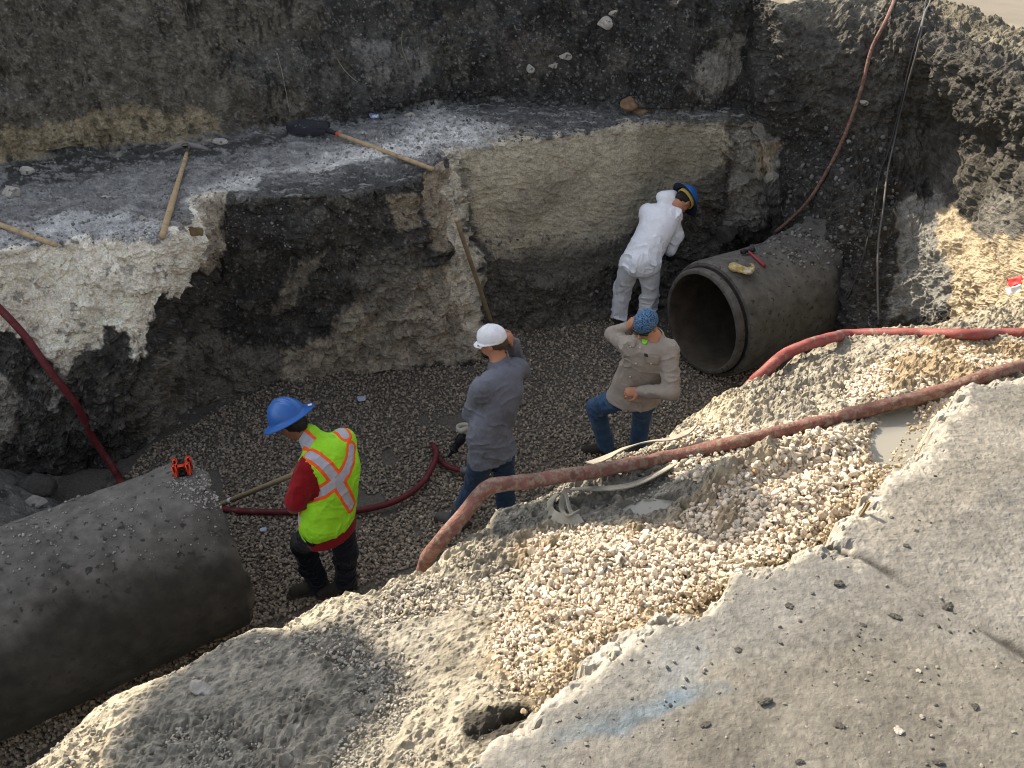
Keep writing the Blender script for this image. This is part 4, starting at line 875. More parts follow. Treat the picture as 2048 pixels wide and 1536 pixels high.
M_GREYSHIRT = cloth("slate_shirt_cloth", (0.150, 0.157, 0.190), var=0.10, mud=((0.110, 0.110, 0.122), 5.0, 0.55)); M_TANSHIRT = cloth("khaki_shirt_cloth", (0.330, 0.285, 0.240), var=0.08)
M_SUIT = cloth("white_coverall_film", (0.82, 0.83, 0.87), var=0.04, rough=0.65, bump=0.45, bump_scale=16, bump_dist=0.016, spec=0.3, mud=((0.60, 0.62, 0.68), 6.0, 0.66))
M_WHITECAP = cloth("white_cap_cotton", (0.76, 0.76, 0.79), mud=((0.55, 0.54, 0.52), 16.0, 0.62), bump_scale=60, bump_dist=0.006)
M_BOOT = mat("muddy_leather", (0.030, 0.025, 0.020), rough=0.8, var=0.3, bump=0.3, bump_scale=60, bump_dist=0.006, mud=((0.10, 0.09, 0.075), 12.0, 0.62)); M_BOOT_G = mat("grey_muddy_boot", (0.085, 0.08, 0.074), rough=0.9, var=0.3, bump=0.3, bump_scale=60)
M_GLASS = mat("dark_lens", (0.008, 0.008, 0.010), rough=0.12, bump=0, spec=0.6); M_GLOVE = mat("black_rubber_glove", (0.012, 0.013, 0.016), rough=0.6, bump=0.2); M_LIME = cloth("lime_cotton", (0.25, 0.75, 0.05)); M_BTN = mat("pearl_snap", (0.6, 0.56, 0.5), rough=0.4, bump=0); M_PATCH = mat("black_patch", (0.02, 0.02, 0.022), rough=0.7, bump=0)
def boots(par, feet, m):
    for a, toe in feet:
        d = np.asarray(toe)-np.asarray(a); d[2] = 0; d = nrm(d); a = np.asarray(a, float); z = a[2]
        g = np.array((a[0], a[1], 0.0)); S = Sdf().cap(g+(0, 0, 0.05)-d*0.04, g+(0, 0, 0.045)+d*0.17, 0.048, 0.044, 0.03).cap(g+(0, 0, 0.06), a+(0, 0, 0.08), 0.055, 0.058, 0.04)
        S.cut(g+(0, 0, 0.008), (0, 0, -1)); v, f = S.build(0.007); b = obj("boot", v, f, m, par)
        S = Sdf().cap(g+(0, 0, 0.016)-d*0.045, g+(0, 0, 0.016)+d*0.18, 0.052, 0.05, 0.0, ((0, 0, 1), 0.35)); v, f = S.build(0.007); obj("sole", v, f, M_BOOT, b)
def hard_hat(par, c, up, fw, m, sticker=None, band=False):
    up = nrm(up); fw = nrm(np.asarray(fw)-up*np.dot(fw, up)); rt = np.cross(fw, up); R = np.stack((rt, fw, up), 1); na = 72
    def shell(off):
        prof = [(math.sin(t)*1.0, math.cos(t)) for t in np.linspace(0, math.pi/2, 16)]; rings = []
        th = np.linspace(0, 2*math.pi, na, endpoint=False)
        for rr, hh in prof:
            x = np.cos(th)*rr*(0.115-off); y = np.sin(th)*rr*(0.142-off); z = hh*(0.125-off)+0*th
            ridge = 0.011*np.exp(-((np.abs(x)-0.0)/0.014)**2)+0.008*np.exp(-((np.abs(x)-0.034)/0.009)**2); z = z+ridge*sstep(0.1, 0.5, hh)*(hh > 0.02)
            rings.append(np.stack((x, y, z), 1))
        for k, (g, dz) in enumerate(((0.008, -0.004), (0.022, -0.008), (0.040, -0.014), (0.052, -0.020), (0.055, -0.017))):
            x = np.cos(th)*(0.115+g); y = np.sin(th)*(0.142+g*(1.0+0.25*np.abs(np.sin(th)))); z = dz-0.006*np.sin(th)*g/0.055+off*-1.0+0*th
            rings.append(np.stack((x, y, z), 1))
        return np.array(rings)
    A, B = shell(0.0), shell(0.004); n = len(A); V = np.concatenate((A.reshape(-1, 3), B.reshape(-1, 3))); fs = []
    for L in range(2):
        for i in range(n-1):
            for j in range(na):
                q = (L*n*na+i*na+j, L*n*na+i*na+(j+1) % na, L*n*na+(i+1)*na+(j+1) % na, L*n*na+(i+1)*na+j); fs.append(q[::-1] if L == 0 else q)
    for j in range(na): fs.append(((n-1)*na+j, (n-1)*na+(j+1) % na, (2*n-1)*na+(j+1) % na, (2*n-1)*na+j))
    h = obj("hard_hat", V @ R.T+c, fs, m, par); h.data.materials.append(M_BRIM_IN); nq = (n-1)*na; h.data.polygons.foreach_set("material_index", np.array([0]*nq+[1]*nq+[0]*na, np.int32))
    th = np.linspace(0, 2*math.pi, 40, endpoint=False)
    r1 = np.stack((np.cos(th)*0.098, np.sin(th)*0.124, th*0+0.012), 1); r2 = r1*np.array((0.94, 0.94, 1)); r3 = r1-np.array((0, 0, 0.038)); r4 = r2-np.array((0, 0, 0.038)); V = np.concatenate((r1, r2, r3, r4)); k = 40
    fs = [(j, (j+1) % k, 2*k+(j+1) % k, 2*k+j) for j in range(k)]+[(k+j, 3*k+j, 3*k+(j+1) % k, k+(j+1) % k) for j in range(k)]+[(2*k+j, 2*k+(j+1) % k, 3*k+(j+1) % k, 3*k+j) for j in range(k)]
    obj("headband", V @ R.T+c, fs, M_BAND if band else M_BRIM_IN, h)
    if sticker is not None:
        a0 = sticker; th = np.linspace(a0-0.17, a0+0.17, 5); V = []
        for g, dz in ((0.020, -0.0055), (0.044, -0.0135)): V += [((0.115+g)*math.cos(t), (0.142+g*(1+0.25*abs(math.sin(t))))*math.sin(t), dz+0.0035-0.006*math.sin(t)*g/0.055) for t in th]
        obj("sticker", np.array(V) @ R.T+c, [(i, i+1, 6+i, 5+i) for i in range(4)], M_STICKER, h)
    return h
def torso_axes(shL, shR, hip):
    rt = nrm(shR-shL); up = (shL+shR)/2-hip; up = nrm(up-rt*up.dot(rt)); return rt, np.cross(up, rt), up
def body(par, J, skin, up, fw, hands, h=0.006, feet=True):
    """the whole body as one surface: head, neck, trunk, arms with hands, legs"""
    S = Sdf(); rt, fr, tu = torso_axes(J['shL'], J['shR'], J['hip']); ch = (J['shL']+J['shR'])/2-tu*0.12
    S.cap(J['hip'], ch, 0.125, 0.14, 0.05, (fr, 0.62)).cap(J['shL'], J['shR'], 0.05, 0.05, 0.05).cap(ch+tu*0.1, J['neck'], 0.06, 0.055, 0.05)
    for s in 'LR':
        S.cap(J['sh'+s], J['el'+s], 0.047, 0.039, 0.02).cap(J['el'+s], J['wr'+s], 0.038, 0.027, 0.02)
        S.cap(J['hp'+s], J['kn'+s], 0.078, 0.052, 0.04).cap(J['kn'+s], J['an'+s], 0.052, 0.036, 0.03)
    R = head(S, J['head'], up, fw, J['neck'])
    for s, a in hands.items(): hand(S, J['wr'+s], *a)
    v, f = S.build(h); obj("body", v, f, skin, par); return R, rt, fr, tu
def trousers(par, J, rt, fr, m, wide=1.0, amp=0.007, low=0.09, seed=0, k2=0.012):
    S = Sdf(); S.cap(J['hip']+(0, 0, 0.10), J['hip'], 0.15, 0.155, 0.03, (fr, 0.75))
    for s in 'LR':
        a = J['an'+s]; kn = J['kn'+s]; d = nrm(a-kn); S.cap(J['hp'+s], kn, 0.105*wide, 0.075*wide, 0.03); S.cap(kn, a+d*0.045, 0.076*wide, 0.072*wide, k2+0.012)
    for s in 'LR': pass
    S.cut(J['hip']+(0, 0, 0.17), (0, 0, 1)); v, f = S.build(0.0075, wrinkle(amp, 12, (1, 1, 1.5), seed)); return obj("trousers", v, f, m, par)
def complete(J, rt_hint=None):
    J = {k: np.array(P(*v[:2], z=v[2])) if len(v) == 3 else np.array(v[:3], float) for k, v in J.items()}
    rt = J['shR']-J['shL']; rt[2] = 0; rt = nrm(rt)
    J.setdefault('hpL', J['hip']-rt*0.085-(0, 0, 0.03)); J.setdefault('hpR', J['hip']+rt*0.085-(0, 0, 0.03)); return J

# worker in the lime vest
J = complete(dict(hip=(655, 1040, .86), shL=(617, 938, 1.30), shR=(686, 882, 1.33), neck=(616, 868, 1.41), head=(584, 846, 1.485), elL=(588, 1015, 1.06), wrL=(603, 1010, .94), elR=(700, 935, 1.06), wrR=(640, 990, .92),
     knL=(603, 1085, .50), anL=(634, 1162, .10), knR=(692, 1105, .46), anR=(690, 1160, .10), toeL=(598, 1178, .06), toeR=(655, 1178, .06)))
J['wrL'] = J['elL']+np.array((0.02, 0.23, -0.07)); J['wrR'] = J['shR']+np.array((-0.34, 0.10, -0.34)); J['elR'] = J['shR']+np.array((-0.12, 0.13, -0.22))
A = thing("person", "stooping worker in a blue hard hat, lime safety vest and dark red shirt", "person", ((J['anL']+J['anR'])/2*np.array((1, 1, 0))))
fw = np.array((-0.80, 0.42, -0.62)); upv = np.array((-0.46, 0.20, 0.86))
R, rt, fr, tu = body(A, J, M_SKIN_D, upv, fw, dict(L=((-0.3, 0.9, -0.3), (-0.3, -0.2, -0.9), 1.1, -1), R=((-0.8, 0.3, -0.4), (0.2, 0.3, -0.9), 1.1, 1)))
face_parts(J['head'], R, A); hair(J['head'], R, A, M_HAIR_B, -0.065, 0.0)
hard_hat(A, J['head']+nrm(upv)*0.055, nrm(upv)+np.array((0.0, 0.0, 0.0)), fw, M_BLUEHAT, sticker=-0.85)
trousers(A, J, rt, fr, M_NAVY, 1.05, 0.009)
boots(A, [(J['anL'], J['toeL']), (J['anR'], J['toeR'])], M_BOOT)
ch = (J['shL']+J['shR'])/2-tu*0.13
S = Sdf().cap(J['hip']-tu*0.06, ch, 0.185, 0.185, 0.05, (fr, 0.78)).cap(J['shL']+rt*0.03, J['shR']-rt*0.03, 0.080, 0.080, 0.06).cap(J['hip']-tu*0.10, J['hip'], 0.178, 0.18, 0.03, (fr, 0.8))
for s in 'LR': e = J['el'+s]; a = J['sh'+s]; S.cap(a, a+(e-a)*0.80, 0.078, 0.080, 0.03)
S.cap(ch+tu*0.08, J['neck']-tu*0.01, 0.10, 0.070, 0.05).cut(J['hip']-tu*0.115, -tu); v, f = S.build(0.007, wrinkle(0.0045, 11, (1, 1, 1), 3)); obj("shirt", v, f, M_RED, A)
S = Sdf().cap(J['hip']+tu*0.02, ch, 0.203, 0.205, 0.05, (fr, 0.80)).cap(J['shL']+rt*0.04, J['shR']+rt*0.0, 0.094, 0.088, 0.07)
S.cap(ch+tu*0.08, J['neck']-tu*0.015-fr*0.015, 0.12, 0.078, 0.06).cut(J['hip']-tu*0.035, -tu)
for s, sg in (('L', -1),): S.sub(J['sh'+s]+rt*sg*(0.085 if s == 'L' else 0.10)-tu*0.07, (0.078, 0.22, 0.135), np.stack((rt, fr, tu), 1))
v, f = S.build(0.0055, wrinkle(0.0038, 12, (1, 1, 1.2), 6))
def seg3(p, pts):
    d = np.full(len(p), 9.0)
    for a, b in zip(pts[:-1], pts[1:]):
        e = b-a; t = np.clip((p-a) @ e/(e.dot(e)+1e-12), 0, 1); d = np.minimum(d, np.linalg.norm(p-a-t[:, None]*e, axis=1))
    return d
tmp = obj("vest", v, f, M_RED); bpy.context.view_layer.update(); tape = np.full(len(v), 9.0)
for pts in (((590, 902), (600, 903), (618, 909), (634, 917), (650, 931), (664, 948), (678, 968), (692, 992), (703, 1012), (712, 1034)), ((703, 896), (701, 918), (694, 938), (684, 954), (671, 966), (652, 979), (632, 988), (612, 993)), ((622, 842), (634, 838), (648, 840), (664, 848), (678, 858), (690, 870))):
    q_ = np.array([hit(a, b, objs=[tmp])[0] for a, b in pts]); q_ = q_[np.linalg.norm(q_-ch, axis=1) < 0.6]
    if len(q_) > 1: tape = np.minimum(tape, seg3(v, spline(q_, 4)))
w = v-J['hip']; sx, hz, fy = w @ rt, w @ tu, w @ fr
d = np.where(fy < 0.03, tape, np.minimum(np.abs(np.abs(sx)-0.11), np.abs(hz-0.12)))
bpy.data.objects.remove(tmp)
M_VEST = mat("safety_vest_cloth", (0.33, 0.72, 0.025), rough=0.85, var=0.16, var_scale=9, mud=((0.27, 0.50, 0.06), 9.0, 0.66), bump=0.4, bump_scale=30, bump_dist=0.012); nt = M_VEST.node_tree; N = nt.nodes; L = nt.links
at = N.new("ShaderNodeAttribute"); at.attribute_name = "tape"; r = N.new("ShaderNodeValToRGB"); r.color_ramp.interpolation = 'CONSTANT'; e = r.color_ramp.elements
e[0].position = 0; e[0].color = (0.42, 0.42, 0.48, 1); e[1].position = 0.29; e[1].color = (0.90, 0.13, 0.02, 1); x = e.new(0.51); x.color = (0, 0, 0, 1)
r2 = N.new("ShaderNodeValToRGB"); r2.color_ramp.interpolation = 'CONSTANT'; r2.color_ramp.elements[0].color = (1, 1, 1, 1); r2.color_ramp.elements[1].color = (0, 0, 0, 1); r2.color_ramp.elements[1].position = 0.51
mu = N.new("ShaderNodeMath"); mu.operation = 'MULTIPLY'; mu.inputs[1].default_value = 10.0; L.new(at.outputs["Fac"], mu.inputs[0]); L.new(mu.outputs[0], r.inputs[0]); L.new(mu.outputs[0], r2.inputs[0])
b = N["Principled BSDF"]; src = b.inputs["Base Color"].links[0].from_socket; mx = N.new("ShaderNodeMix"); mx.data_type = 'RGBA'; L.new(r2.outputs[0], mx.inputs["Factor"]); L.new(src, mx.inputs[6]); L.new(r.outputs[0], mx.inputs[7]); L.new(mx.outputs[2], b.inputs["Base Color"])
obj("vest", v, f, M_VEST, A, attrs={"tape": d})
PA = J

# worker in the white cap
J = complete(dict(hip=(983, 890, .92), shL=(960, 778, 1.40), shR=(1036, 735, 1.40), neck=(998, 722, 1.46), head=(985, 684, 1.60), elL=(945, 828, 1.13), wrL=(960, 800, 1.06), elR=(1054, 722, 1.30), wrR=(1028, 690, 1.46),
     knL=(950, 965, .48), anL=(918, 1030, .12), knR=(1010, 958, .48), anR=(1012, 1035, .10), toeL=(880, 1030, .06), toeR=(1010, 1000, .05)))
J['wrL'] = J['elL']+np.array((0.05, 0.24, 0.05)); J['elR'] = J['shR']+np.array((0.035, 0.24, -0.20)); J['wrR'] = np.array(P(1026, 688, z=1.55))+np.array((0.0, 0.02, 0))
B = thing("person", "worker in a white cap and slate grey shirt standing with his back turned", "person", ((J['anL']+J['anR'])/2*np.array((1, 1, 0))))
fw = np.array((-0.90, 0.25, -0.35)); upv = np.array((-0.22, 0.10, 0.95))
R, rt, fr, tu = body(B, J, M_SKIN_T, upv, fw, dict(L=((0.3, 0.8, -0.1), (0.6, -0.2, -0.3), 0.7, 1), R=((-0.35, -0.5, 0.8), (-0.8, 0.3, -0.3), 0.9, -1)))
face_parts(J['head'], R, B); hair(J['head'], R, B, M_HAIR_N, -0.055, 0.0)
trousers(B, J, rt, fr, M_DENIM_D, 1.0, 0.0065, seed=2); boots(B, [(J['anL'], J['toeL']), (J['anR'], J['toeR'])], M_BOOT_G)
def shirt(par, J, rt, fr, tu, m, hem, r0, r1, name="shirt", amp=0.0068, seed=0, sl=(0.074, 0.064, 0.056, 0.044), flat=0.70, cuff=0.98, collar=True, hemfl=0.02):
    ch = (J['shL']+J['shR'])/2-tu*0.12; S = Sdf()
    S.cap(J['hip']+tu*0.10, ch, r0, r1, 0.05, (fr, flat)).cap(J['hip']-tu*hem, J['hip']+tu*0.10, r0+hemfl, r0, 0.03, (fr, flat+0.04)).cap(J['shL']+rt*0.03, J['shR']-rt*0.03, 0.076, 0.076, 0.055)
    S.cap(ch+tu*0.07, J['neck']-tu*0.02, 0.085, 0.062, 0.05)
    for s in 'LR':
        a, e, w_ = J['sh'+s], J['el'+s], J['wr'+s]; S.cap(a, e, sl[0], sl[1], 0.03).cap(e, e+(w_-e)*cuff*0.85, sl[1], sl[2]-0.006, 0.02).cap(e+(w_-e)*cuff*0.8, e+(w_-e)*cuff, sl[2]-0.006, sl[3], 0.012)
    S.cut(J['hip']-tu*hem, -tu); S.sub(J['neck']+tu*0.045+fr*0.035, (0.062, 0.075, 0.06), np.stack((rt, fr, tu), 1))
    v, f = S.build(0.007, wrinkle(amp*1.0, 9, (1, 1, 1.2), seed)); o = obj(name, v, f, m, par)
    if collar:
        c = J['neck']+tu*0.004; th = np.linspace(-2.55, 2.55, 26); V = []
        for k, (rr, hh) in enumerate(((0.066, 0.040), (0.082, 0.030), (0.096, -0.022))):
            V += [c-fr*math.cos(t)*rr*1.0+rt*math.sin(t)*rr*0.98+tu*(hh-0.045*abs(t)/2.55-(0.02*(abs(t)/2.55)**3 if k == 2 else 0)) for t in th]
        fs = [(k*26+i, k*26+i+1, (k+1)*26+i+1, (k+1)*26+i) for k in range(2) for i in range(25)]; V = np.array(V); n = len(V)
        V = np.concatenate((V, V-tu*0.003-(V-c)*0.03)); fs += [tuple(n+i for i in q[::-1]) for q in fs]; obj("collar", V, fs, m, o)
    return o
shirt(B, J, rt, fr, tu, M_GREYSHIRT, 0.10, 0.178, 0.185, seed=5, hemfl=0.032)
rt2, fw2, up2 = R[:, 0], R[:, 1], R[:, 2]; c = J['head']+up2*0.03
S = Sdf().ell(c+up2*0.012-fw2*0.004, (0.092, 0.112, 0.096), R).cap(c+up2*0.100, c+up2*0.106, 0.010, 0.008, 0.02).cut(c-up2*0.022, -up2).cap(c-up2*0.012-rt2*0.0, c-up2*0.012+fw2*0.01, 0.098, 0.104, 0.012, (up2, 0.12))
v, f = S.build(0.005, wrinkle(0.003, 16, (1, 1, 1), 2)); cp = obj("cap", v, f, M_WHITECAP, B)
th = np.linspace(-1.15, 1.15, 20); V = []
for g, dz in ((0.0, 0.0), (0.022, -0.006), (0.040, -0.014)):
    V += [c-up2*0.016+up2*dz+fw2*(0.106+g)*math.cos(t)+rt2*(0.088+0.3*g)*math.sin(t) for t in th]
V = np.array(V); fs = [(k*20+i, k*20+i+1, (k+1)*20+i+1, (k+1)*20+i) for k in range(2) for i in range(19)]; n = len(V); V = np.concatenate((V, V-up2*0.004)); fs += [tuple(n+i for i in q[::-1]) for q in fs]+[(40+i, 41+i, n+41+i, n+40+i) for i in range(19)]
obj("brim", V, fs, M_WHITECAP, cp)
def sunglasses(par, c, R, dz=0.006):
    rt, fw, up = R[:, 0], R[:, 1], R[:, 2]; S = Sdf()
    for s in (-1, 1):
        S.cap(c+up*dz+fw*0.104+rt*s*0.016, c+up*(dz-0.003)+fw*0.088+rt*s*0.056, 0.017, 0.015, 0.004, (fw, 0.5)); S.cap(c+up*(dz+0.006)+fw*0.088+rt*s*0.066, c+up*(dz+0.004)-fw*0.0+rt*s*0.082, 0.006, 0.005, 0.004)
    S.cap(c+up*(dz+0.004)+fw*0.106-rt*0.012, c+up*(dz+0.004)+fw*0.106+rt*0.012, 0.006, 0.006, 0.003); v, f = S.build(0.0035); obj("sunglasses", v, f, M_GLASS, par)
sunglasses(B, J['head'], R); S = Sdf().ell(J['head']-R[:, 2]*0.088+R[:, 1]*0.060, (0.050, 0.042, 0.036), R).cut(J['head']-R[:, 2]*0.068, R[:, 2]); v, f = S.build(0.005, lambda p: 0.003*fbm(p*80, 2)); obj("beard", v, f, M_HAIR_B, B)
PB = J

# worker in the patterned skull cap
J = complete(dict(hip=(1270, 795, .84), shR=(1258, 692, 1.33), shL=(1338, 700, 1.33), neck=(1308, 672, 1.41), head=(1292, 650, 1.50), elR=(1226, 668, 1.20), wrR=(1253, 655, 1.40), elL=(1342, 785, 1.07), wrL=(1278, 778, 1.02),
     knR=(1193, 815, .56), anR=(1210, 885, .12), knL=(1283, 828, .46), anL=(1278, 878, .12), toeR=(1165, 898, .06), toeL=(1262, 905, .06)))
J['wrL'] = J['wrL']+np.array((0, -0.03, 0)); J['hip'] = J['hip']+np.array((0, 0.05, 0)); J = {k: v for k, v in J.items() if not k.startswith('hp')}; J = complete({k: tuple(v)+(0,) for k, v in J.items()})
Cc = thing("person", "worker in a khaki shirt raising a hand to his patterned blue skull cap", "person", ((J['anL']+J['anR'])/2*np.array((1, 1, 0))))
fw = np.array((-0.50, -0.62, -0.60)); upv = np.array((-0.25, -0.28, 0.92))
R, rt, fr, tu = body(Cc, J, M_SKIN_T, upv, fw, dict(L=((-0.95, -0.05, -0.05), (0.1, 0.4, -0.5), 0.75, 1), R=((0.35, -0.45, 0.75), (0.9, 0.1, -0.35), 0.95, 1)), h=0.005)
face_parts(J['head'], R, Cc); trousers(Cc, J, rt, fr, M_DENIM, 1.05, 0.007, seed=7); boots(Cc, [(J['anL'], J['toeL']), (J['anR'], J['toeR'])], M_BOOT)
sh = shirt(Cc, J, rt, fr, tu, M_TANSHIRT, 0.045, 0.175, 0.19, seed=9, hemfl=0.055)
bpy.context.view_layer.update()
def patch(o, quad, off, name, m, par, n=7, thick=0.004):
    """a piece of cloth that follows the surface of o inside the four corner rays"""
    q = np.array(quad, float); V = []; Nv = []
    for i in range(n):
        for j in range(n):
            s_, t_ = i/(n-1), j/(n-1); p_ = (q[0]*(1-s_)+q[1]*s_)*(1-t_)+(q[3]*(1-s_)+q[2]*s_)*t_; d = Vector(ray(*p_)); w = Vector(wloc(o)); ok, loc, nor, _ = o.ray_cast(Vector((0, 0, CAMZ))-w, d)
            if not ok: return None
            V.append(np.array(loc+w)); Nv.append(np.array(nor))
    V, Nv = np.array(V), np.array(Nv); Nv = np.tile(nrm(Nv.mean(0)), (len(V), 1)); N_ = n*n; f = [tuple(x) for x in grid_faces(n, n)]; rim = list(range(n))+[n*i+n-1 for i in range(1, n)]+[(n-1)*n+j for j in range(n-2, -1, -1)]+[n*i for i in range(n-2, 0, -1)]
    f = f+[tuple(N_+k for k in x[::-1]) for x in f]+[(rim[i], N_+rim[i], N_+rim[(i+1) % len(rim)], rim[(i+1) % len(rim)]) for i in range(len(rim))]
    return obj(name, np.concatenate((V+Nv*(off+thick), V+Nv*(off-0.004))), f, m, par)
patch(sh, ((1287, 706), (1320, 713), (1316, 729), (1292, 726)), 0.006, "pocket_flap", M_TANSHIRT, sh); patch(sh, ((1258, 676), (1274, 684), (1268, 696), (1256, 690)), 0.006, "pocket_flap", M_TANSHIRT, sh); patch(sh, ((1288, 706), (1295, 707.5), (1296, 713.5), (1289, 712)), 0.013, "label_patch", M_PATCH, sh)
for u_b, v_b in ((1281, 696), (1273, 726), (1262, 752), (1302, 726), (1263, 693)): patch(sh, ((u_b-1.3, v_b-1.3), (u_b+1.3, v_b-1.3), (u_b+1.3, v_b+1.3), (u_b-1.3, v_b+1.3)), 0.014, "button", M_BTN, sh, 3)
patch(sh, ((1314, 676), (1334, 654), (1338, 664), (1319, 690)), 0.012, "collar_point", M_TANSHIRT, sh); patch(sh, ((1284, 678), (1296, 681), (1291, 690), (1284, 687)), 0.004, "undershirt", M_LIME, Cc)
rt2, fw2, up2 = R[:, 0], R[:, 1], R[:, 2]; c = J['head']+up2*0.03
S = Sdf().ell(c+up2*0.004-fw2*0.006, (0.090, 0.110, 0.100), R).cut(c-up2*0.022+fw2*0.0, nrm(-up2-fw2*0.10)); v, f = S.build(0.0045)
M_BANDANA = cloth("patterned_cap_cotton", (0.02, 0.05, 0.11), bump_scale=60); nt = M_BANDANA.node_tree; N = nt.nodes; L = nt.links
tc = N.new("ShaderNodeTexCoord"); wv_ = N.new("ShaderNodeTexWave"); wv_.inputs["Scale"].default_value = 14; wv_.inputs["Distortion"].default_value = 9.0; wv_.inputs["Detail Scale"].default_value = 9.0; wv_.inputs["Detail"].default_value = 1.0; L.new(tc.outputs["Object"], wv_.inputs["Vector"])
rp = N.new("ShaderNodeValToRGB"); rp.color_ramp.elements[0].position = 0.42; rp.color_ramp.elements[0].color = (0.010, 0.035, 0.095, 1); rp.color_ramp.elements[1].position = 0.56; rp.color_ramp.elements[1].color = (0.13, 0.23, 0.36, 1); L.new(wv_.outputs["Fac"], rp.inputs[0]); L.new(rp.outputs[0], N["Principled BSDF"].inputs["Base Color"])
obj("skull_cap", v, f, M_BANDANA, Cc); sunglasses(Cc, J['head'], R)
PC = J

# worker in the white coverall
J = complete(dict(hip=(1281, 522, .90), shL=(1296, 424, 1.31), shR=(1344, 430, 1.29), neck=(1336, 408, 1.37), head=(1366, 402, 1.42), elR=(1350, 472, 1.05), wrR=(1341, 502, .90), elL=(1300, 440, 1.06), wrL=(1340, 500, .92),
     knL=(1246, 575, .48), anL=(1237, 630, .10), knR=(1300, 585, .48), anR=(1292, 636, .10), toeL=(1235, 612, .05), toeR=(1300, 615, .05)))
J['elL'] = J['shL']+np.array((0.12, 0.17, -0.20)); J['wrL'] = J['wrR']+np.array((-0.05, 0.16, 0.0))
D = thing("person", "worker in white hooded coveralls and blue hard hat bending beside the open pipe", "person", ((J['anL']+J['anR'])/2*np.array((1, 1, 0))))
upv = np.array((0.72, 0.50, 0.42)); fw = np.array((0.45, 0.25, -0.85))
R, rt, fr, tu = body(D, J, M_SKIN_T, upv, fw, {})
face_parts(J['head'], R, D); hair(J['head'], R, D, M_HAIR_B, -0.055, 0.0)
hard_hat(D, J['head']+nrm(upv)*0.05, upv, fw, M_BLUEHAT, band=True); boots(D, [(J['anL'], J['toeL']), (J['anR'], J['toeR'])], M_BOOT)
ch = (J['shL']+J['shR'])/2-tu*0.12; S = Sdf()
S.cap(J['hip'], ch, 0.185, 0.20, 0.06, (fr, 0.85)).cap(J['shL'], J['shR'], 0.09, 0.09, 0.06).cap(ch+tu*0.08, J['neck']-tu*0.02, 0.10, 0.075, 0.05)
hd = J['neck']-fr*0.055+tu*0.045-rt*0.035; S.ell(hd, (0.105, 0.070, 0.085), frame(tu+fr*0.5, rt), 0.05).ell(hd+tu*0.03+rt*0.07+fr*0.03, (0.06, 0.05, 0.07), frame(tu, rt), 0.05)
for s in 'LR':
    a, e, w_ = J['sh'+s], J['el'+s], J['wr'+s]; S.cap(a, e, 0.088, 0.075, 0.03).cap(e, w_, 0.075, 0.060, 0.025); S.cap(J['hp'+s], J['kn'+s], 0.130, 0.092, 0.035).cap(J['kn'+s], J['an'+s], 0.095, 0.088, 0.025)
S.sub(J['neck']+tu*0.06+fr*0.05, (0.06, 0.07, 0.08), np.stack((rt, fr, tu), 1)); S.cut((0, 0, 0.075), (0, 0, -1))
v, f = S.build(0.0075, wrinkle(0.015, 7.5, (1, 1, 1), 12)); obj("coverall", v, f, M_SUIT, D)
for s in 'LR':
    S = Sdf().cap(J['wr'+s]+nrm(J['el'+s]-J['wr'+s])*0.05, J['wr'+s], 0.045, 0.036, 0.01); hand(S, J['wr'+s], (0.05, 0.1, -1), (0.2 if s == 'R' else 0.2, 0.5, 0), 1.1, 1 if s == 'L' else -1, 1.15); v, f = S.build(0.006); obj("glove", v, f, M_GLOVE, D)
PD = J

# ---------------------------------------------------------------- concrete pipes
M_PIPE = mat("dirty_pipe_concrete", attr="Col", rough=0.92, var=0.25, var_scale=12, bump=0.5, bump_scale=60, bump_dist=0.008, speck=[((0.04, 0.038, 0.035), 22.0, 0.36)])
def lathe_axis(o, d, prof, n=120, disp=None):
    """surface of revolution about the axis from o along d; prof = (distance along, radius)"""
    R = frame(d, (0, 0, 1)); th = np.linspace(0, 2*math.pi, n, endpoint=False); V = []
    for s, r in prof: V.append(o+R[:, 2]*s+np.outer(np.cos(th)*r, R[:, 0])+np.outer(np.sin(th)*r, R[:, 1]))
    V = np.array(V); m = len(prof); i = np.arange(m*n).reshape(m, n)
    f = np.stack((i[:-1], np.roll(i[:-1], -1, 1), np.roll(i[1:], -1, 1), i[1:]), -1).reshape(-1, 4)
    return V.reshape(-1, 3), f, np.tile(th, m), np.repeat([q[0] for q in prof], n)
def dense(prof, step=0.02):
    o = [prof[0]]
    for a, b in zip(prof[:-1], prof[1:]):
        k = max(1, int(math.hypot(b[0]-a[0], b[1]-a[1])/step)); o += [(a[0]+(b[0]-a[0])*t/k, a[1]+(b[1]-a[1])*t/k) for t in range(1, k+1)]
    return o
def pipe_col(v, th, dust, base):
    g = fbm(v*3.2, 5, 0.62, off=15); top = sstep(0.35, 0.98, np.cos(th)+0.5*g); k = (top*dust)[:, None]
    c = np.tile(np.array(base), (len(v), 1))*(1+0.55*g+0.25*fbm(v*14, 3))[:, None].clip(0.4, 1.8); return c*(1-k)+np.array((0.17, 0.16, 0.145))*(1+0.5*fbm(v*20, 3))[:, None]*k
o1 = P(1402, 645, z=RP-0.01); d1 = P(1702, 548, z=RP)-P(1410, 640, z=RP); d1[2] = 0; d1 = nrm(d1)
PR = thing("concrete_pipe", "open concrete sewer pipe running out of the end wall beside the coverall worker", "pipe", o1*np.array((1, 1, 0)), "concrete pipes laid in the trench")
v, f, th, s_ = lathe_axis(o1, d1, dense([(3.0, 0.485), (0.02, 0.485), (0.0, 0.492)], 0.05)); 
obj("bore", v, f[:, ::-1], mat("pipe_bore", (0.065, 0.052, 0.038), var=0.4, var_scale=6, bump=0.4, bump_scale=30), PR)
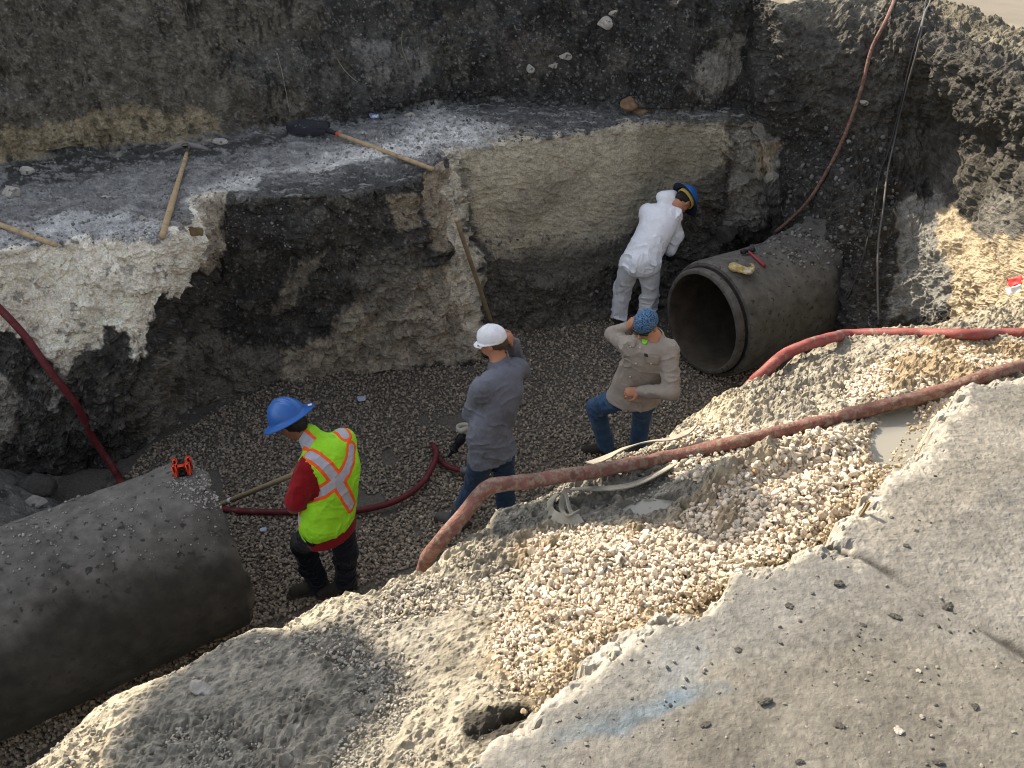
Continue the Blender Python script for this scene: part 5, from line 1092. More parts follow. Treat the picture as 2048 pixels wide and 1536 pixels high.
v, f, th, s_ = lathe_axis(o1, d1, dense([(0.0, 0.492), (-0.004, 0.506), (0.0, 0.532), (0.012, 0.540), (0.075, 0.540), (0.080, 0.526), (0.098, 0.526), (0.104, 0.582)], 0.008)); v += 0.004*fbm(v*14, 3)[:, None]*nrm(-d1)
obj("spigot_rim", v, f, M_PIPE, PR, attrs={"Col": pipe_col(v, th, 0.25, (0.085, 0.076, 0.064))*(1-0.75*((s_ > 0.07) & (s_ < 0.101)))[:, None]})
v, f, th, s_ = lathe_axis(o1, d1, dense([(0.104, 0.582), (0.115, 0.594), (0.14, 0.600), (3.0, 0.600)], 0.02), 160)
R_ = frame(d1, (0, 0, 1)); rad = np.cos(th)[:, None]*R_[:, 0]+np.sin(th)[:, None]*R_[:, 1]
k = sstep(0.75, 1.0, np.cos(th)+0.25*fbm(v*4, 3))*sstep(0.5, 1.2, s_+0.5*fbm(v*3, 3)); v = v+rad*(0.004*fbm(v*10, 4)+k*(0.03+0.16*sstep(0.8, 2.0, s_)+0.05*fbm(v*12, 4)))[:, None]
cc = pipe_col(v, th, 0.35, (0.085, 0.079, 0.066)); cc = cc*(1-0.7*k[:, None])+np.array((0.075, 0.072, 0.066))*0.7*k[:, None]
obj("barrel", v, f, M_PIPE, PR, attrs={"Col": cc.clip(0.01, 0.6)})
o2 = P(444, 1080, z=RP+0.02); d2 = np.array((-math.cos(math.radians(35)), -math.sin(math.radians(35)), 0.0))
PL = thing("concrete_pipe", "mud caked concrete pipe at lower left topped with pale chips and an orange gadget", "pipe", o2*np.array((1, 1, 0)), "concrete pipes laid in the trench")
v, f, th, s_ = lathe_axis(o2, d2, dense([(0.0, 0.492), (0.0, 0.572), (0.02, 0.592), (0.05, 0.600), (4.2, 0.600)], 0.018), 200)
R_ = frame(d2, (0, 0, 1)); rad = np.cos(th)[:, None]*R_[:, 0]+np.sin(th)[:, None]*R_[:, 1]; c_ = np.cos(th)
k = sstep(0.55, 1.0, c_+0.3*fbm(v*3, 3)); back = sstep(0.0, 0.4, np.sin(th)*np.sign((R_[:, 1]*np.array((0, 1, 0))).sum()))*sstep(0.7, 1.6, s_)
v = v+rad*(0.006*fbm(v*8, 4)+k*(0.012+0.016*fbm(v*11, 5))+sstep(0.1, 0.0, s_)*0.02*fbm(v*9, 3))[:, None]-d2*(sstep(0.08, 0.0, s_)*0.04*fbm(v*7, 3))[:, None]
cc = pipe_col(v, th, 0.55, (0.052, 0.047, 0.039)); ch_ = sstep(0.035, 0.01, s_)[:, None]*sstep(-0.2, 0.4, fbm(v*5, 3))[:, None]; cc = cc*(1-0.7*ch_)+np.array((0.26, 0.24, 0.2))*0.7*ch_
obj("barrel", v, f, M_PIPE, PL, attrs={"Col": cc.clip(0.01, 0.6)})
v, f, th, s_ = lathe_axis(o2, d2, dense([(4.2, 0.492), (0.0, 0.492)], 0.1)); obj("bore", v, f[:, ::-1], bpy.data.materials["pipe_bore"], PL)
bpy.context.view_layer.update()
barR = [o for o in PR.children if o.name.startswith("barrel")][0]; barL = [o for o in PL.children if o.name.startswith("barrel")][0]
def hitp(u, v_, ob, off=0.0):
    d = Vector(ray(u, v_)); o = Vector((0, 0, CAMZ)); w = Vector(wloc(ob)); ok, loc, nor, _ = ob.ray_cast(o-w, d)
    if not ok: return None
    return np.array(loc+w)+np.array(nor)*off, np.array(nor)
# loose dirt heaped against the far side of the left pipe
gx, gy = np.meshgrid(np.linspace(0, 1, 150), np.linspace(0, 1, 110)); a0, a1 = o2+d2*0.40, o2+d2*4.0; nb = np.array((-d2[1], d2[0], 0)); nb = nb*np.sign(nb[1])
q = a0+(a1-a0)*gx[..., None]+nb*(0.12+2.1*gy)[..., None]; q = q.reshape(-1, 3)
hz_ = 1.16*sstep(-0.04, 0.26, gx-0.10*gy)*(0.62+0.38*sstep(0.7, 0.1, gy))*(0.85+0.15*gx); q[:, 2] = hz_.ravel()+0.14*fbm(q*3.5, 5)+0.06*ridged(q*11, 4)-0.05
nz = fbm(q*6, 5); dc = np.array((0.15, 0.143, 0.128))*(1+0.9*nz+0.5*fbm(q*30, 3))[:, None].clip(0.35, 2.2)
tag(obj("backfill_ground", q, grid_faces(110, 150), M_WALL, attrs={"Col": dc}), kind='structure')
bpy.context.view_layer.update()
pos, siz, clr = [], [], []
for poly, n, (a, b), alb in (([(330, 960), (400, 935), (450, 960), (465, 1010), (420, 1020), (360, 1000)], 330, (3, 9), 0.36), ([(60, 1020), (250, 950), (400, 915), (480, 1080), (300, 1120), (0, 1150)], 260, (2, 7), 0.33),
                             ([(0, 1000), (120, 990), (130, 1080), (0, 1120)], 60, (3, 10), 0.3), ([(0, 960), (240, 930), (300, 930), (200, 985), (0, 1050)], 260, (3, 13), 0.24)):
    for u, v_ in in_poly(poly, n, rng):
        q = hitp(u, v_, barL) or hitp(u, v_, bpy.data.objects['backfill_ground'])
        if q is None: continue
        s = (a+(b-a)*rng.random()**2.5)*5.7/F/2; pos.append(q[0]+q[1]*s*0.3); siz.append(s); clr.append(np.array((1, 0.95, 0.86))*alb*rng.uniform(0.5, 1.2))
v, f, c = scatter(shapesS, np.array(pos), np.array(siz), np.array(clr), rng)
tag(obj("stone_chips", v, f, M_STONE, smooth=False, attrs={"Col": c}), "pale stone chips sprinkled over the top of the lower left pipe", "stone chips", kind='stuff')
TERR = [wall, bpy.data.objects["near_bank"], bpy.data.objects["trench_floor"], bpy.data.objects["backfill_ground"]]
pos, siz, clr = [], [], []
for u, v_ in in_poly([(1400, 512), (1480, 470), (1560, 445), (1700, 470), (1700, 540), (1600, 535), (1520, 515)], 420, rng):
    q = hitp(u, v_, barR)
    if q is None: continue
    s = (2+9*rng.random()**3)*9/F/2; pos.append(q[0]+q[1]*s*0.3); siz.append(s); clr.append(np.array((1, 0.97, 0.92))*0.12*rng.uniform(0.4, 2.2))
v, f, c = scatter(shapesS, np.array(pos), np.array(siz), np.array(clr), rng)
tag(obj("dirt_crumbs", v, f, M_STONE, smooth=False, attrs={"Col": c}), "dark dirt and flakes heaped along the crown of the open pipe", "dirt crumbs", kind='stuff')
rock("rock", 66, 1008, 52, (1, 0.55, 0.5), 33, M_ROCK, "cracked pale rock lying on the dirt beside the lower left pipe", "rock", objs=[barL, TERR[3]] if False else [TERR[3], wall])
rock("rock", 70, 978, 60, (1, 0.8, 0.75), 34, M_CLOD, "big black clod of earth right behind the cracked pale rock", "clod", objs=[TERR[3], wall], cuts=4)

# ---------------------------------------------------------------- hoses, cables, straps
M_HOSE = mat("red_rubber_hose", (0.215, 0.052, 0.043), rough=0.6, var=0.3, var_scale=14, bump=0.4, bump_scale=80, bump_dist=0.005, mud=((0.21, 0.17, 0.13), 26.0, 0.60)); M_HOSE_M = mat("muddy_red_hose", (0.165, 0.072, 0.057), rough=0.8, var=0.35, var_scale=16, bump=0.8, bump_scale=70, bump_dist=0.010, mud=((0.215, 0.160, 0.118), 40.0, 0.53))
M_HOSE_D = mat("dark_red_hose", (0.115, 0.016, 0.020), rough=0.6, var=0.25, var_scale=14, bump=0.3, bump_scale=60, bump_dist=0.004, mud=((0.11, 0.085, 0.07), 12.0, 0.62)); M_CABLE = mat("black_cable", (0.025, 0.025, 0.026), rough=0.55, bump=0.1); M_CABLE_G = mat("sunlit_grey_cable", (0.11, 0.105, 0.10), rough=0.7, bump=0.1)  # grey cable: a black cable's sunlit look put into the colour
M_STRAP = mat("grey_webbing", (0.26, 0.24, 0.19), rough=0.9, var=0.2, var_scale=30, bump=0.4, bump_scale=180, bump_dist=0.003); M_WOOD = mat("worn_wood", (0.40, 0.285, 0.16), rough=0.75, var=0.2, var_scale=16, bump=0.2, bump_scale=60, bump_dist=0.003, mud=((0.20, 0.16, 0.11), 9.0, 0.60))
M_IRON = mat("dull_black_iron", (0.025, 0.025, 0.028), rough=0.55, var=0.3, bump=0.2, metal=0.3); M_STEEL = mat("worn_grey_steel", (0.16, 0.15, 0.14), rough=0.6, var=0.3, bump=0.2, metal=0.3); M_ORANGE = mat("orange_plastic", (0.80, 0.075, 0.03), rough=0.45, var=0.05, bump=0.0); M_BLACKP = mat("black_plastic", (0.015, 0.015, 0.017), rough=0.5, bump=0)
NBK = [bpy.data.objects["near_bank"]]+slabs
def path_on(pts, off, objs, dz=0.0):
    return np.array([hit(u, v_, objs=objs)[0]+np.array((0, 0, off+dz)) for u, v_ in pts])
def hose(name, path, r, m, lab, cat="hose", lumps=0.0, grp=None, n=14, seg=14):
    v, f = tube(path, r, n, seg=seg)
    if lumps: v = v+lumps*np.stack([fbm(v*13, 3, off=5+7*k)*(0.6+fbm(v*4, 2, off=3)) for k in range(3)], 1)
    return tag(obj(name, v, f, m, base=np.asarray(path)[0]), lab, cat, grp)
def lay(pts, lift, ref):
    o = []
    for u, v_ in pts:
        g = P(u, v_, z=ref); h_ = hit(u, v_, objs=NBK)[0]; h_ = g if np.linalg.norm(h_-g) > 0.45 else h_
        o.append(h_+nrm(np.array((0, 0, CAMZ))-h_)*lift)
    return o
q0 = P(850, 1126, z=2.62)
hp = [q0+np.array((-0.9, 0.75, -2.56)), q0+np.array((-0.35, 0.55, -2.54)), q0+np.array((-0.05, 0.38, -2.2)), q0+np.array((-0.03, 0.26, -1.3)), q0+np.array((-0.03, 0.12, -0.45)), q0, P(878, 1085, z=2.76), P(925, 1032, z=2.84), P(966, 985, z=2.90), P(990, 974, z=2.915)]+lay([(1040, 965), (1090, 957), (1150, 948), (1220, 937), (1290, 925), (1345, 913), (1400, 900), (1450, 889), (1500, 878), (1560, 864), (1620, 848), (1690, 832), (1760, 814), (1830, 796), (1900, 776), (1985, 748), (2060, 728)], 0.030, 2.9)+[P(2400, 650, z=3.0)]
hose("red_hose", np.array(hp), 0.0250, M_HOSE_M, "thick mud caked red hose running along the gravel to the kink at the bank edge", lumps=0.012, n=20, seg=12)
q0 = P(1490, 785, z=2.60)
hq = [q0+np.array((0.5, 0.9, -2.56)), q0+np.array((0.15, 0.55, -2.54)), q0+np.array((-0.03, 0.36, -2.1)), q0+np.array((-0.04, 0.22, -1.2)), q0+np.array((-0.03, 0.10, -0.45)), q0, P(1515, 757, z=2.76), P(1545, 728, z=2.82), P(1575, 706, z=2.83)]+lay([(1605, 692), (1635, 683), (1665, 675), (1700, 669), (1750, 667), (1800, 667), (1850, 668), (1900, 669), (1950, 669), (2000, 668), (2060, 666)], 0.026, 2.85)+[P(2400, 655, z=2.8)]
hose("red_hose", np.array(hq), 0.0245, M_HOSE, "cleaner bright red hose lying on the bank above and hanging over its edge", lumps=0.005, n=16, seg=10)
hose("red_hose", np.array([P(1800, -30, z=3.24)]+[hit(u, v_, objs=[wall])[0]+np.array((-0.03, -0.07, 0.02)) for u, v_ in ((1786, 8), (1768, 50), (1745, 95), (1722, 180), (1696, 255), (1664, 325), (1622, 395), (1585, 435), (1553, 462))]), 0.019, M_HOSE_M, "long red hose hanging down the rough end wall to the top of the open pipe", seg=10)
lh = [hit(u, v_, objs=TERR)[0] for u, v_ in ((-60, 560), (0, 618), (50, 672), (100, 742), (150, 806), (190, 882), (232, 945))]
hose("red_hose", np.array([q+nrm(np.array((0, 0, CAMZ))-q)*0.06 for q in lh]+[P(250, 975, z=0.35), P(300, 1020, z=0.1)]), 0.029, M_HOSE_D, "dark red hose sagging down the white rock face at far left to the pipe", seg=10)
fl_ = [P(u, v_, z=z) for u, v_, z in ((330, 985, 0.05), (400, 1008, 0.04), (470, 1021, 0.04), (560, 1024, 0.04), (660, 1024, 0.045), (740, 1017, 0.045), (800, 998, 0.05), (842, 968, 0.05), (866, 930, 0.08), (873, 903, 0.12), (866, 890, 0.13))]
hose("red_hose", np.array(fl_), 0.026, M_HOSE_D, "dark red hose curving over the trench gravel behind the vest worker", seg=10)
fl_ = [P(u, v_, z=z) for u, v_, z in ((868, 892, 0.035), (872, 908, 0.04), (884, 925, 0.04), (905, 936, 0.04), (925, 941, 0.045), (950, 941, 0.045), (972, 936, 0.04), (990, 925, 0.035), (1000, 912, 0.035))]
RH = hose("red_hose", np.array(fl_), 0.024, M_HOSE_D, "short dark red air hose with a metal coupling beside the jackhammer", seg=10)
a, b = P(921, 941, z=0.05), P(940, 942, z=0.05); v, f = tube(np.array([a, a+(b-a)*0.25, a+(b-a)*0.3, a+(b-a)*0.7, a+(b-a)*0.75, b]), [0.031, 0.031, 0.039, 0.039, 0.031, 0.031], 10, seg=3); obj("coupling", v, f, M_STEEL, RH)
def cable(pts, m, lab, r):
    q = np.array([P(pts[0][0], pts[0][1], z=3.20)]+[(lambda h: h+nrm(np.array((0, 0, CAMZ))-h)*0.09)(hit(u, v_, objs=[wall, barR, TERR[2]])[0]) for u, v_ in pts[1:]])
    hose("cable", q, r, m, lab, "cable", n=8, seg=8)
cable([(1856, -20), (1850, 12), (1840, 58), (1822, 120), (1800, 215), (1778, 300), (1760, 348), (1746, 430), (1722, 528), (1694, 600)], M_CABLE, "black cable hanging down the end wall and slipping behind the pipe", 0.0085)
cable([(1868, -20), (1858, 8), (1846, 40), (1834, 102), (1805, 205), (1788, 285), (1776, 340), (1766, 420), (1757, 482), (1755, 560), (1757, 640)], M_CABLE_G, "black cable coloured sunlit grey hanging straight down the end wall to the pit bottom", 0.0095)
def ribbon(pts, w, m, name, lab, off=0.010, twist=None, raise_=None, parent=None, thick=0.004):
    c = spline(np.array(pts), 10); t = np.gradient(c, axis=0); t /= np.linalg.norm(t, axis=1)[:, None]; n = len(c)
    up = np.tile(np.array((0.0, 0.0, 1.0)), (n, 1)); sd = np.cross(t, up); sd /= np.linalg.norm(sd, axis=1)[:, None]+1e-9; nn = np.cross(sd, t)
    a = np.interp(np.linspace(0, 1, n), np.linspace(0, 1, len(twist)), twist) if twist is not None else np.zeros(n)
    s2 = sd*np.cos(a)[:, None]+nn*np.sin(a)[:, None]; n2 = -sd*np.sin(a)[:, None]+nn*np.cos(a)[:, None]
    V = np.stack((c-s2*w/2+n2*thick/2, c+s2*w/2+n2*thick/2, c+s2*w/2-n2*thick/2, c-s2*w/2-n2*thick/2), 1).reshape(-1, 3); f = []
    for i in range(n-1):
        for j in range(4): f.append((i*4+j, i*4+(j+1) % 4, (i+1)*4+(j+1) % 4, (i+1)*4+j))
    f += [(3, 2, 1, 0), tuple((n-1)*4+j for j in range(4))]
    o = obj(name, V, f, m, parent, smooth=False, base=None if parent is not None else c[0]); 
    if lab: tag(o, lab, "strap")
    return o
def bankpt(u, v_, dz): return lay([(u, v_)], 0.004, 2.82)[0]+np.array((0, 0, dz))
ribbon([bankpt(u, v_, dz) for u, v_, dz in ((1180, 936, 0.02), (1215, 926, 0.03), (1250, 915, 0.045), (1300, 904, 0.05), (1340, 899, 0.05), (1375, 888, 0.06), (1392, 881, 0.075))], 0.045, M_STRAP, "webbing_strap", "flat grey strap lying between the muddy hose and the bank edge", twist=[0.3, 0.5, 0.7, 0.5, 0.4, 0.9])
ST = ribbon([bankpt(u, v_, dz) for u, v_, dz in ((1162, 1042, 0.012), (1140, 1046, 0.012), (1112, 1040, 0.012), (1098, 1022, 0.014), (1112, 1004, 0.03), (1150, 994, 0.035), (1215, 990, 0.03), (1270, 976, 0.02), (1318, 954, 0.02), (1345, 938, 0.02))], 0.036, M_STRAP, "webbing_strap", "muddy grey strap with a knotted loop lying in the wet mud by the gravel", twist=[0.2, 0.5, 0.9, 0.7, 0.5, 0.2, 0.5, 0.6])
ribbon([bankpt(u, v_, dz) for u, v_, dz in ((1118, 1000, 0.03), (1130, 1012, 0.05), (1138, 1030, 0.03), (1148, 1040, 0.012))], 0.02, M_STRAP, "knot", None, parent=ST, twist=[0.2, 1.0, 0.4])
ribbon([bankpt(u, v_, dz) for u, v_, dz in ((1140, 996, 0.035), (1128, 1010, 0.055), (1122, 1028, 0.03), (1135, 1040, 0.02), (1155, 1030, 0.02))], 0.018, M_STRAP, "knot", None, parent=ST, twist=[0.9, 0.2, 0.8])

# ---------------------------------------------------------------- tools
def wood(name, a, b, r0, r1, parent, m=None, n=12):
    k = np.linspace(0, 1, 7); pth = a+(b-a)*k[:, None]; v, f = tube(pth, [r0*0.9, r0, r0, (r0+r1)/2, r1, r1*1.02, r1*0.9], n, seg=2); return obj(name, v, f, m or M_WOOD, parent)
def shovel_blade(c, d, up, L, W, m, par, name="blade"):
    """dished round-point blade; c at the socket end, d towards the tip"""
    d = nrm(d); up = nrm(np.asarray(up)-d*np.dot(up, d)); sd = np.cross(d, up); nu, nv = 22, 15; V = []
    for i in range(nu):
        t = i/(nu-1); w = W/2*(min(1.0, 0.72+1.4*t) if t < 0.2 else math.sqrt(max(0.0, 1-max(0.0, (t-0.55)/0.45)**2.4)))
        for j in range(nv):
            s = -1+2*j/(nv-1); V.append(c+d*t*L+sd*s*w+up*(0.035*s*s*(1-t*0.7)*W/0.24-0.018*math.sin(math.pi*t)+0.012*math.exp(-(s/0.12)**2)*max(0, 1-t*2.2)))
    V = np.array(V); n = len(V); f = [tuple(q) for q in grid_faces(nu, nv)]; V = np.concatenate((V, V-up*0.004)); f2 = [tuple(n+k for k in q[::-1]) for q in f]
    rim = [i*nv for i in range(nu)]+[(nu-1)*nv+j for j in range(1, nv)]+[i*nv+nv-1 for i in range(nu-2, -1, -1)]+[j for j in range(nv-2, 0, -1)]
    f3 = [(rim[i], n+rim[i], n+rim[(i+1) % len(rim)], rim[(i+1) % len(rim)]) for i in range(len(rim))]
    return obj(name, V, f+f2+f3, m, par)
M_BLADE = mat("black_shovel_steel", (0.022, 0.023, 0.028), rough=0.5, var=0.3, bump=0.2, metal=0.2, mud=((0.55, 0.57, 0.6), 14.0, 0.665))
def on_bench(u, v_, off): return hit(u, v_, off, [wall])[0]
O_ = np.array((0, 0, CAMZ))
def clear_line(a, b, gap=0.02):
    """lift a straight handle just off the uneven ground it lies on"""
    for _ in range(40):
        bad = 0
        for k in np.linspace(0.03, 0.97, 14):
            p_ = a+(b-a)*k; uq, vq, _f = pix(p_); h_ = hit(float(uq), float(vq), objs=[wall])[0]
            if np.linalg.norm(h_-O_) < np.linalg.norm(p_-O_)+gap: bad |= 1 if k < 0.5 else 2
        if not bad: break
        if bad & 1: a = a+nrm(O_-a)*0.012
        if bad & 2: b = b+nrm(O_-b)*0.012
    return a, b
a, b = clear_line(on_bench(868, 341, 0.03), on_bench(650, 268, 0.045)); base = (a+b)/2; SH = thing("shovel", "black round point shovel with a red collar lying on the bench by the wall", "shovel", on_bench(650, 268, 0))
d = nrm(b-a); wood("handle", a, a+(b-a)*0.87, 0.021, 0.021, SH); wood("collar", a+(b-a)*0.87, a+(b-a)*0.90, 0.0225, 0.0225, SH, mat("red_collar_paint", (0.5, 0.06, 0.03), bump=0)); wood("socket", a+(b-a)*0.90, b, 0.022, 0.026, SH, M_IRON)
tip = on_bench(574, 254, 0.05); shovel_blade(b-d*0.01, tip-b, (0.15, -0.45, 0.85), float(np.linalg.norm(tip-b)), 0.23, M_BLADE, SH)
a, b = clear_line(on_bench(325, 478, 0.03), on_bench(380, 312, 0.05)); PK = thing("pickaxe", "grubbing pick with a long wooden handle lying across the bench lip", "pickaxe", on_bench(380, 312, 0))
wood("handle", a, b, 0.025, 0.019, PK); d = nrm(b-a); sd = nrm(np.cross(d, (0, 0, 1))); c = b+np.array((0, -0.01, 0.045))
pth = np.array([c-sd*0.20-d*0.04-np.array((0, 0, 0.02)), c-sd*0.11-d*0.005, c+d*0.02+np.array((0, 0, 0.01)), c+sd*0.11-d*0.005, c+sd*0.20-d*0.05-np.array((0, 0, 0.02))]); v, f = tube(pth, [0.012, 0.024, 0.034, 0.026, 0.014], 10, seg=6); v = c+(v-c); HD = obj("pick_head", v, f, M_STEEL, PK)
v, f = rbox(c+d*0.012, (0.07, 0.085, 0.07), np.stack((sd, d, np.cross(sd, d)), 1)); obj("eye_socket", v, f, M_STEEL, HD)
a, b = clear_line(on_bench(103, 492, 0.03), on_bench(-60, 434, 0.03)); t_ = thing("tool_handle", "bare wooden tool handle poking in from the left edge over the bench lip", "tool handle", a); wood("shaft", a, b, 0.021, 0.021, t_); v, f = tube(np.array([a, a+nrm(a-b)*0.02, a+nrm(a-b)*0.028]), [0.0225, 0.020, 0.008], 12, seg=2); obj("butt_end", v, f, M_WOOD, t_)
ta, tb = P(985, 652, z=0.02), on_bench(912, 436, 0.03); O_ = np.array((0, 0, CAMZ))
for _ in range(40):
    bad = False
    for k in np.linspace(0.05, 1, 16):
        p_ = ta+(tb-ta)*k; uq, vq, _f = pix(p_); h_ = hit(float(uq), float(vq), objs=[wall])[0]; bad |= np.linalg.norm(h_-O_) < np.linalg.norm(p_-O_)+0.02
    if not bad: break
    tb = tb+nrm(O_-tb)*0.03; ta = ta+nrm(O_-ta)*0.012
a, b = ta, tb; t_ = thing("tool_handle", "long wooden tool handle leaning upright in the corner of the rock recess", "tool handle", a); wood("shaft", a, b, 0.023, 0.021, t_, mat("dusty_wood", (0.25, 0.19, 0.115), rough=0.8, var=0.25, var_scale=12)); v, f = tube(np.array([b, b+nrm(b-a)*0.02, b+nrm(b-a)*0.03]), [0.022, 0.02, 0.008], 12, seg=2); obj("butt_end", v, f, M_WOOD, t_)
a = PA['shR']*0.25+PA['wrL']*0.75+np.array((-0.02, 0.06, 0.06)); b = P(461, 1001, z=0.52); e = a+(b-a)*1.75; SV = thing("shovel", "shovel held by the vest worker with its blade hidden beyond the pipe end", "shovel", e*np.array((1, 1, 0)))
M_WOODG = mat("greyed_wood", (0.23, 0.18, 0.11), rough=0.8, var=0.2, var_scale=14); wood("handle", a-(b-a)*0.3, e, 0.019, 0.021, SV, M_WOODG); shovel_blade(e, b-a, (0.3, 0.3, 1), 0.28, 0.22, M_BLADE, SV); v, f = tube(np.array([b-nrm(b-a)*0.02, b+nrm(b-a)*0.02]), 0.0225, 12, seg=1); obj("tape_wrap", v, f, M_STICKER, SV)
# breaker lying on the gravel
M_GREYP = mat("pale_grey_grip", (0.36, 0.34, 0.28), rough=0.7, var=0.2); top, tipb = P(930, 866, z=0.30), P(897, 914, z=0.05); JH = thing("jackhammer", "small black air chisel with a pale grey looped grip by the white cap worker", "jackhammer", tipb*np.array((1, 1, 0))); d = tipb-top
v, f = tube(np.array([top, top+d*0.08, top+d*0.12, top+d*0.35, top+d*0.42, top+d*0.62, top+d*0.66, top+d*0.74]), [0.030, 0.036, 0.045, 0.045, 0.034, 0.034, 0.044, 0.030], 14, seg=4); obj("cylinder_body", v, f, M_BLACKP, JH)
v, f = tube(np.array([top+d*0.72, top+d*0.9, tipb]), [0.016, 0.013, 0.011], 10, seg=3); obj("chisel_bit", v, f, M_IRON, JH)
g0 = top-nrm(d)*0.01; sx_ = np.array((-1.0, 0.1, 0.0)); v, f = tube(np.array([g0, g0-nrm(d)*0.05+sx_*0.005, P(921, 862, z=0.34), P(916, 854, z=0.36), P(922, 850, z=0.38), P(937, 850, z=0.38), P(950, 853, z=0.36)]), [0.036, 0.034, 0.024, 0.021, 0.02, 0.02, 0.019], 12, seg=6); obj("grip", v, f, M_GREYP, JH)
# the orange gadget on the left pipe
q, nn = hitp(368, 946, barL); LZ = thing("laser_level", "little orange and black laser level sitting on top of the dirty pipe", "laser level", q); z = nrm(nn*0.5+np.array((0, 0, 1))); Rm = frame(z, (0.95, 0.25, 0)); c = q+z*0.052
v, f = rbox(c, (0.075, 0.070, 0.072), Rm, 0.22); obj("casing", v, f, M_ORANGE, LZ)
for sx in (-1, 1):
    for sy in (-1, 1): v, f = rbox(c+Rm @ np.array((sx*0.042, sy*0.036, 0.0)), (0.030, 0.026, 0.098), Rm, 0.3); obj("bumper", v, f, M_ORANGE, LZ)
    v, f = rbox(c+Rm @ np.array((sx*0.048, 0, 0.004)), (0.012, 0.038, 0.05), Rm, 0.2); obj("window", v, f, M_BLACKP, LZ)
v, f = rbox(c+Rm @ np.array((0, 0, 0.039)), (0.040, 0.046, 0.012), Rm, 0.2); obj("control_pad", v, f, M_BLACKP, LZ)
v, f = rbox(c+Rm @ np.array((0, -0.041, -0.012)), (0.034, 0.016, 0.042), Rm, 0.2); obj("battery_door", v, f, M_BLACKP, LZ); v, f = rbox(c-z*0.045, (0.085, 0.08, 0.016), Rm, 0.2); obj("foot", v, f, M_BLACKP, LZ)
# glove and hammer on the right pipe
q, nn = hitp(1484, 544, barR); x_ = nrm(np.cross(nn, d1)); S = Sdf(); hand(S, q+nn*0.028-d1*0.03+x_*0.05, (d1*0.6-x_*0.8), nn, 0.8, 1, 1.25); S.cap(q+nn*0.03-d1*0.06+x_*0.055, q+nn*0.03-d1*0.02+x_*0.02, 0.062, 0.050, 0.02, (nn, 0.6)); v, f = S.build(0.006, wrinkle(0.006, 22))
tag(obj("work_glove", v, f, mat("yellow_leather", (0.42, 0.30, 0.10), rough=0.85, var=0.25, var_scale=20, bump=0.5, bump_scale=70, mud=((0.58, 0.54, 0.45), 12.0, 0.53)), base=q), "crumpled yellow and cream work glove left on the open pipe", "glove")
a, b = hitp(1494, 508, barR)[0], hitp(1528, 537, barR)[0]; n1 = hitp(1510, 522, barR)[1]; HM = thing("hammer", "red handled hammer lying on the crown of the open pipe", "hammer", a); a, b = a+n1*0.035, b+n1*0.03; wood("handle", a, b, 0.013, 0.016, HM, mat("red_painted_handle", (0.28, 0.035, 0.04), rough=0.6, var=0.2)); d = nrm(b-a); sd = nrm(np.cross(d, n1)); v, f = tube(np.array([a-sd*0.075, a-sd*0.05, a-sd*0.045, a+sd*0.03, a+sd*0.035, a+sd*0.075]), [0.023, 0.023, 0.016, 0.018, 0.024, 0.024], 10, seg=2); obj("hammer_head", v, f, M_IRON, HM)
# scraps of litter, a stake, a leaf, roots
def scrap(name, u, v_, w, m, lab, cat, objs, seed, off=0.015):
    l, nn = hit(u, v_, objs=objs); t = np.linalg.norm(l-np.array((0, 0, CAMZ))); s = w*t/F; gx, gy = np.meshgrid(np.linspace(-0.5, 0.5, 9), np.linspace(-0.35, 0.35, 7)); q = np.stack((gx, gy, gx*0), -1).reshape(-1, 3); q[:, 2] = 0.22*fbm(q*2.6, 3, off=seed)+0.12*np.abs(q[:, 0]); q[:, :2] += 0.08*np.stack((fbm(q*3, 2, off=seed+3), fbm(q*3, 2, off=seed+6)), 1)
    Rm = frame(nn*0.6+np.array((0, -0.4, 0.6)), (1, 0.2, 0)); v = (q @ Rm.T)*s+l+nn*(off+s*0.1); n = len(v); f = [tuple(x) for x in grid_faces(7, 9)]; v = np.concatenate((v, v-nn*0.003)); rim = list(range(9))+[9*i+8 for i in range(1, 7)]+[54+j for j in range(7, -1, -1)]+[9*i for i in range(5, 0, -1)]
    f = f+[tuple(n+k for k in x[::-1]) for x in f]+[(rim[i], n+rim[i], n+rim[(i+1) % len(rim)], rim[(i+1) % len(rim)]) for i in range(len(rim))]; return tag(obj(name, v, f, m, base=l), lab, cat)
M_SCRAP_B = mat("blue_white_wrapper", (0.16, 0.22, 0.42), rough=0.4, bump=0.1, mud=((0.55, 0.58, 0.66), 30.0, 0.52)); M_PAPER = mat("pale_blue_paper", (0.42, 0.46, 0.56), rough=0.7, bump=0.1, mud=((0.2, 0.24, 0.4), 30.0, 0.62))
scrap("wrapper", 745, 233, 17, M_SCRAP_B, "crumpled blue and white wrapper at the foot of the dark wall", "litter", [wall], 3)
scrap("paper_scrap", 724, 803, 16, M_PAPER, "pale bluish paper scrap on the gravel right of the blue hard hat", "litter", TERR, 5, 0.03); scrap("paper_scrap", 527, 1066, 12, M_PAPER, "tiny pale paper scrap on the gravel by the left pipe end", "litter", TERR, 8, 0.03)
scrap("dead_leaf", 388, 466, 26, mat("brown_leaf", (0.13, 0.085, 0.035), rough=0.7), "curled brown leaf on the white lip right of the pick handle", "leaf", [wall], 9)
scrap("red_rag", 2036, 562, 22, mat("red_plastic", (0.55, 0.04, 0.04), rough=0.5, bump=0.1), "bright red scrap among stones on the tan rock at far right", "litter", [wall]+NBK, 12); scrap("white_wrapper", 2034, 582, 24, mat("white_wrapper_film", (0.6, 0.6, 0.62), rough=0.4, bump=0.1), "white scrap just under the red one at far right", "litter", [wall]+NBK, 13)
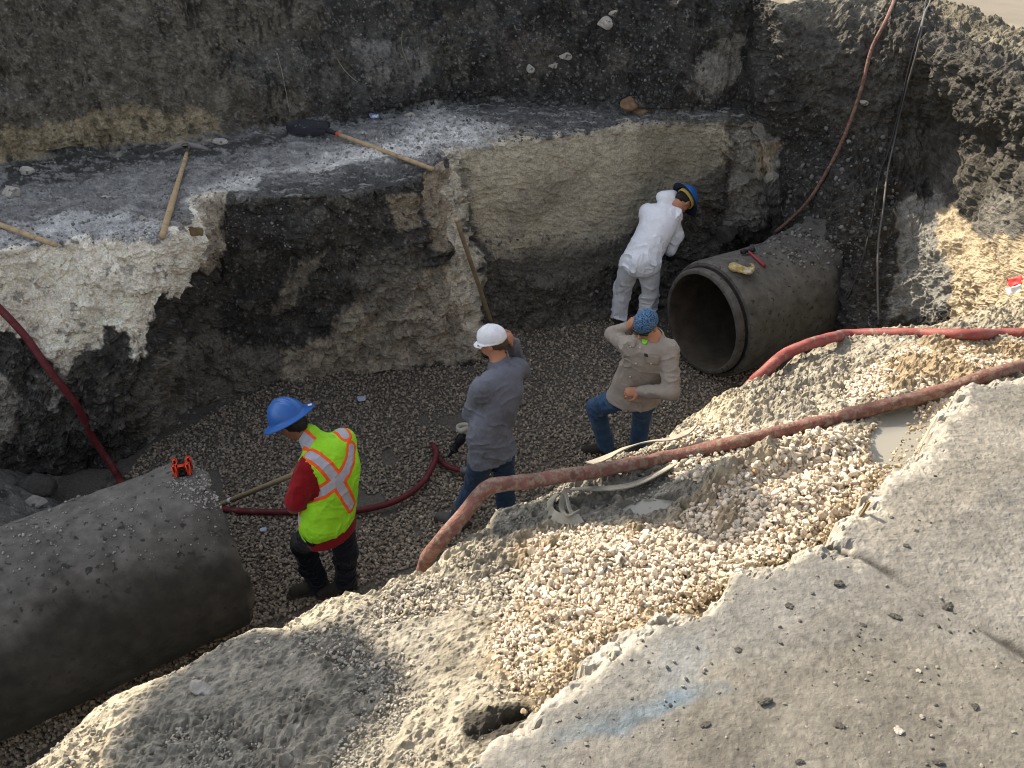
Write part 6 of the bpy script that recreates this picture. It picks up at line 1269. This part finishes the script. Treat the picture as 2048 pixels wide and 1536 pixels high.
q, nn = hit(1724, 1032, objs=NBK); v, f = rbox(q+np.array((0, 0, 0.02)), (0.011, 0.008, 0.075), frame((0.1, -0.1, 1)), 0.2); tag(obj("wooden_stake", v, f, M_WOOD, base=q), "short splintered wooden stake standing in gravel beside the slab", "stake")
M_ROOT = mat("pale_root", (0.24, 0.22, 0.18), rough=0.9)
for pts, lab in ((((805, 60), (804, 90), (812, 118), (826, 148)), "pale root curving down the smooth scraped face of the upper wall"), (((672, 112), (690, 140), (712, 160), (740, 172)), "pale root sweeping across the upper wall above the shovel handle"), (((556, 105), (566, 150), (574, 190), (580, 222)), "thin straight root hanging on the wall above the shovel blade")):
    q = np.array([hit(u, v_, objs=[wall])[0] for u, v_ in pts]); q = q+np.array((0, -0.02, 0)); v, f = tube(q, [0.003, 0.0045, 0.004, 0.002], 6, seg=8); v += 0.006*np.stack([fbm(v*9, 2, off=k*5) for k in range(3)], 1); tag(obj("root", v, f, M_ROOT, base=q[0]), lab, "root")

# ---------------------------------------------------------------- unseen beams added above the view to throw shadows across the bank
M_YEL = mat("worn_yellow_paint", (0.55, 0.36, 0.05), rough=0.6, var=0.15)
def over(u, v_, L, z=2.85): return P(u, v_, z=z)+np.array(sdir)*L
def beam(a, b, w, h):
    d = b-a; R = frame(d, (0, 0, 1)); return rbox((a+b)/2, (h, w, np.linalg.norm(d)), R, 0.1)
SHADOW_BEAMS = bpy.data.objects.new("unseen_shadow_beams", None); col.objects.link(SHADOW_BEAMS); SHADOW_BEAMS["kind"] = "structure"; SHADOW_BEAMS.location = tuple(over(1000, 1000, 6.0))
v, f = beam(over(960, 1015, 6.0), over(1400, 985, 6.0), 0.20, 0.16); obj("shadow_beam_mid", v, f, M_YEL, SHADOW_BEAMS)
v, f = beam(over(1390, 980, 6.0), over(1550, 1150, 6.0), 0.26, 0.16); obj("shadow_beam_slant", v, f, M_YEL, SHADOW_BEAMS)
v, f = beam(over(330, 1370, 6.4), over(700, 1450, 6.4), 0.5, 0.3); obj("shadow_beam_left", v, f, M_YEL, SHADOW_BEAMS)
v, f = beam(over(1740, 900, 6.2), over(1900, 868, 6.2), 0.035, 0.03); obj("shadow_rod", v, f, M_IRON, SHADOW_BEAMS)
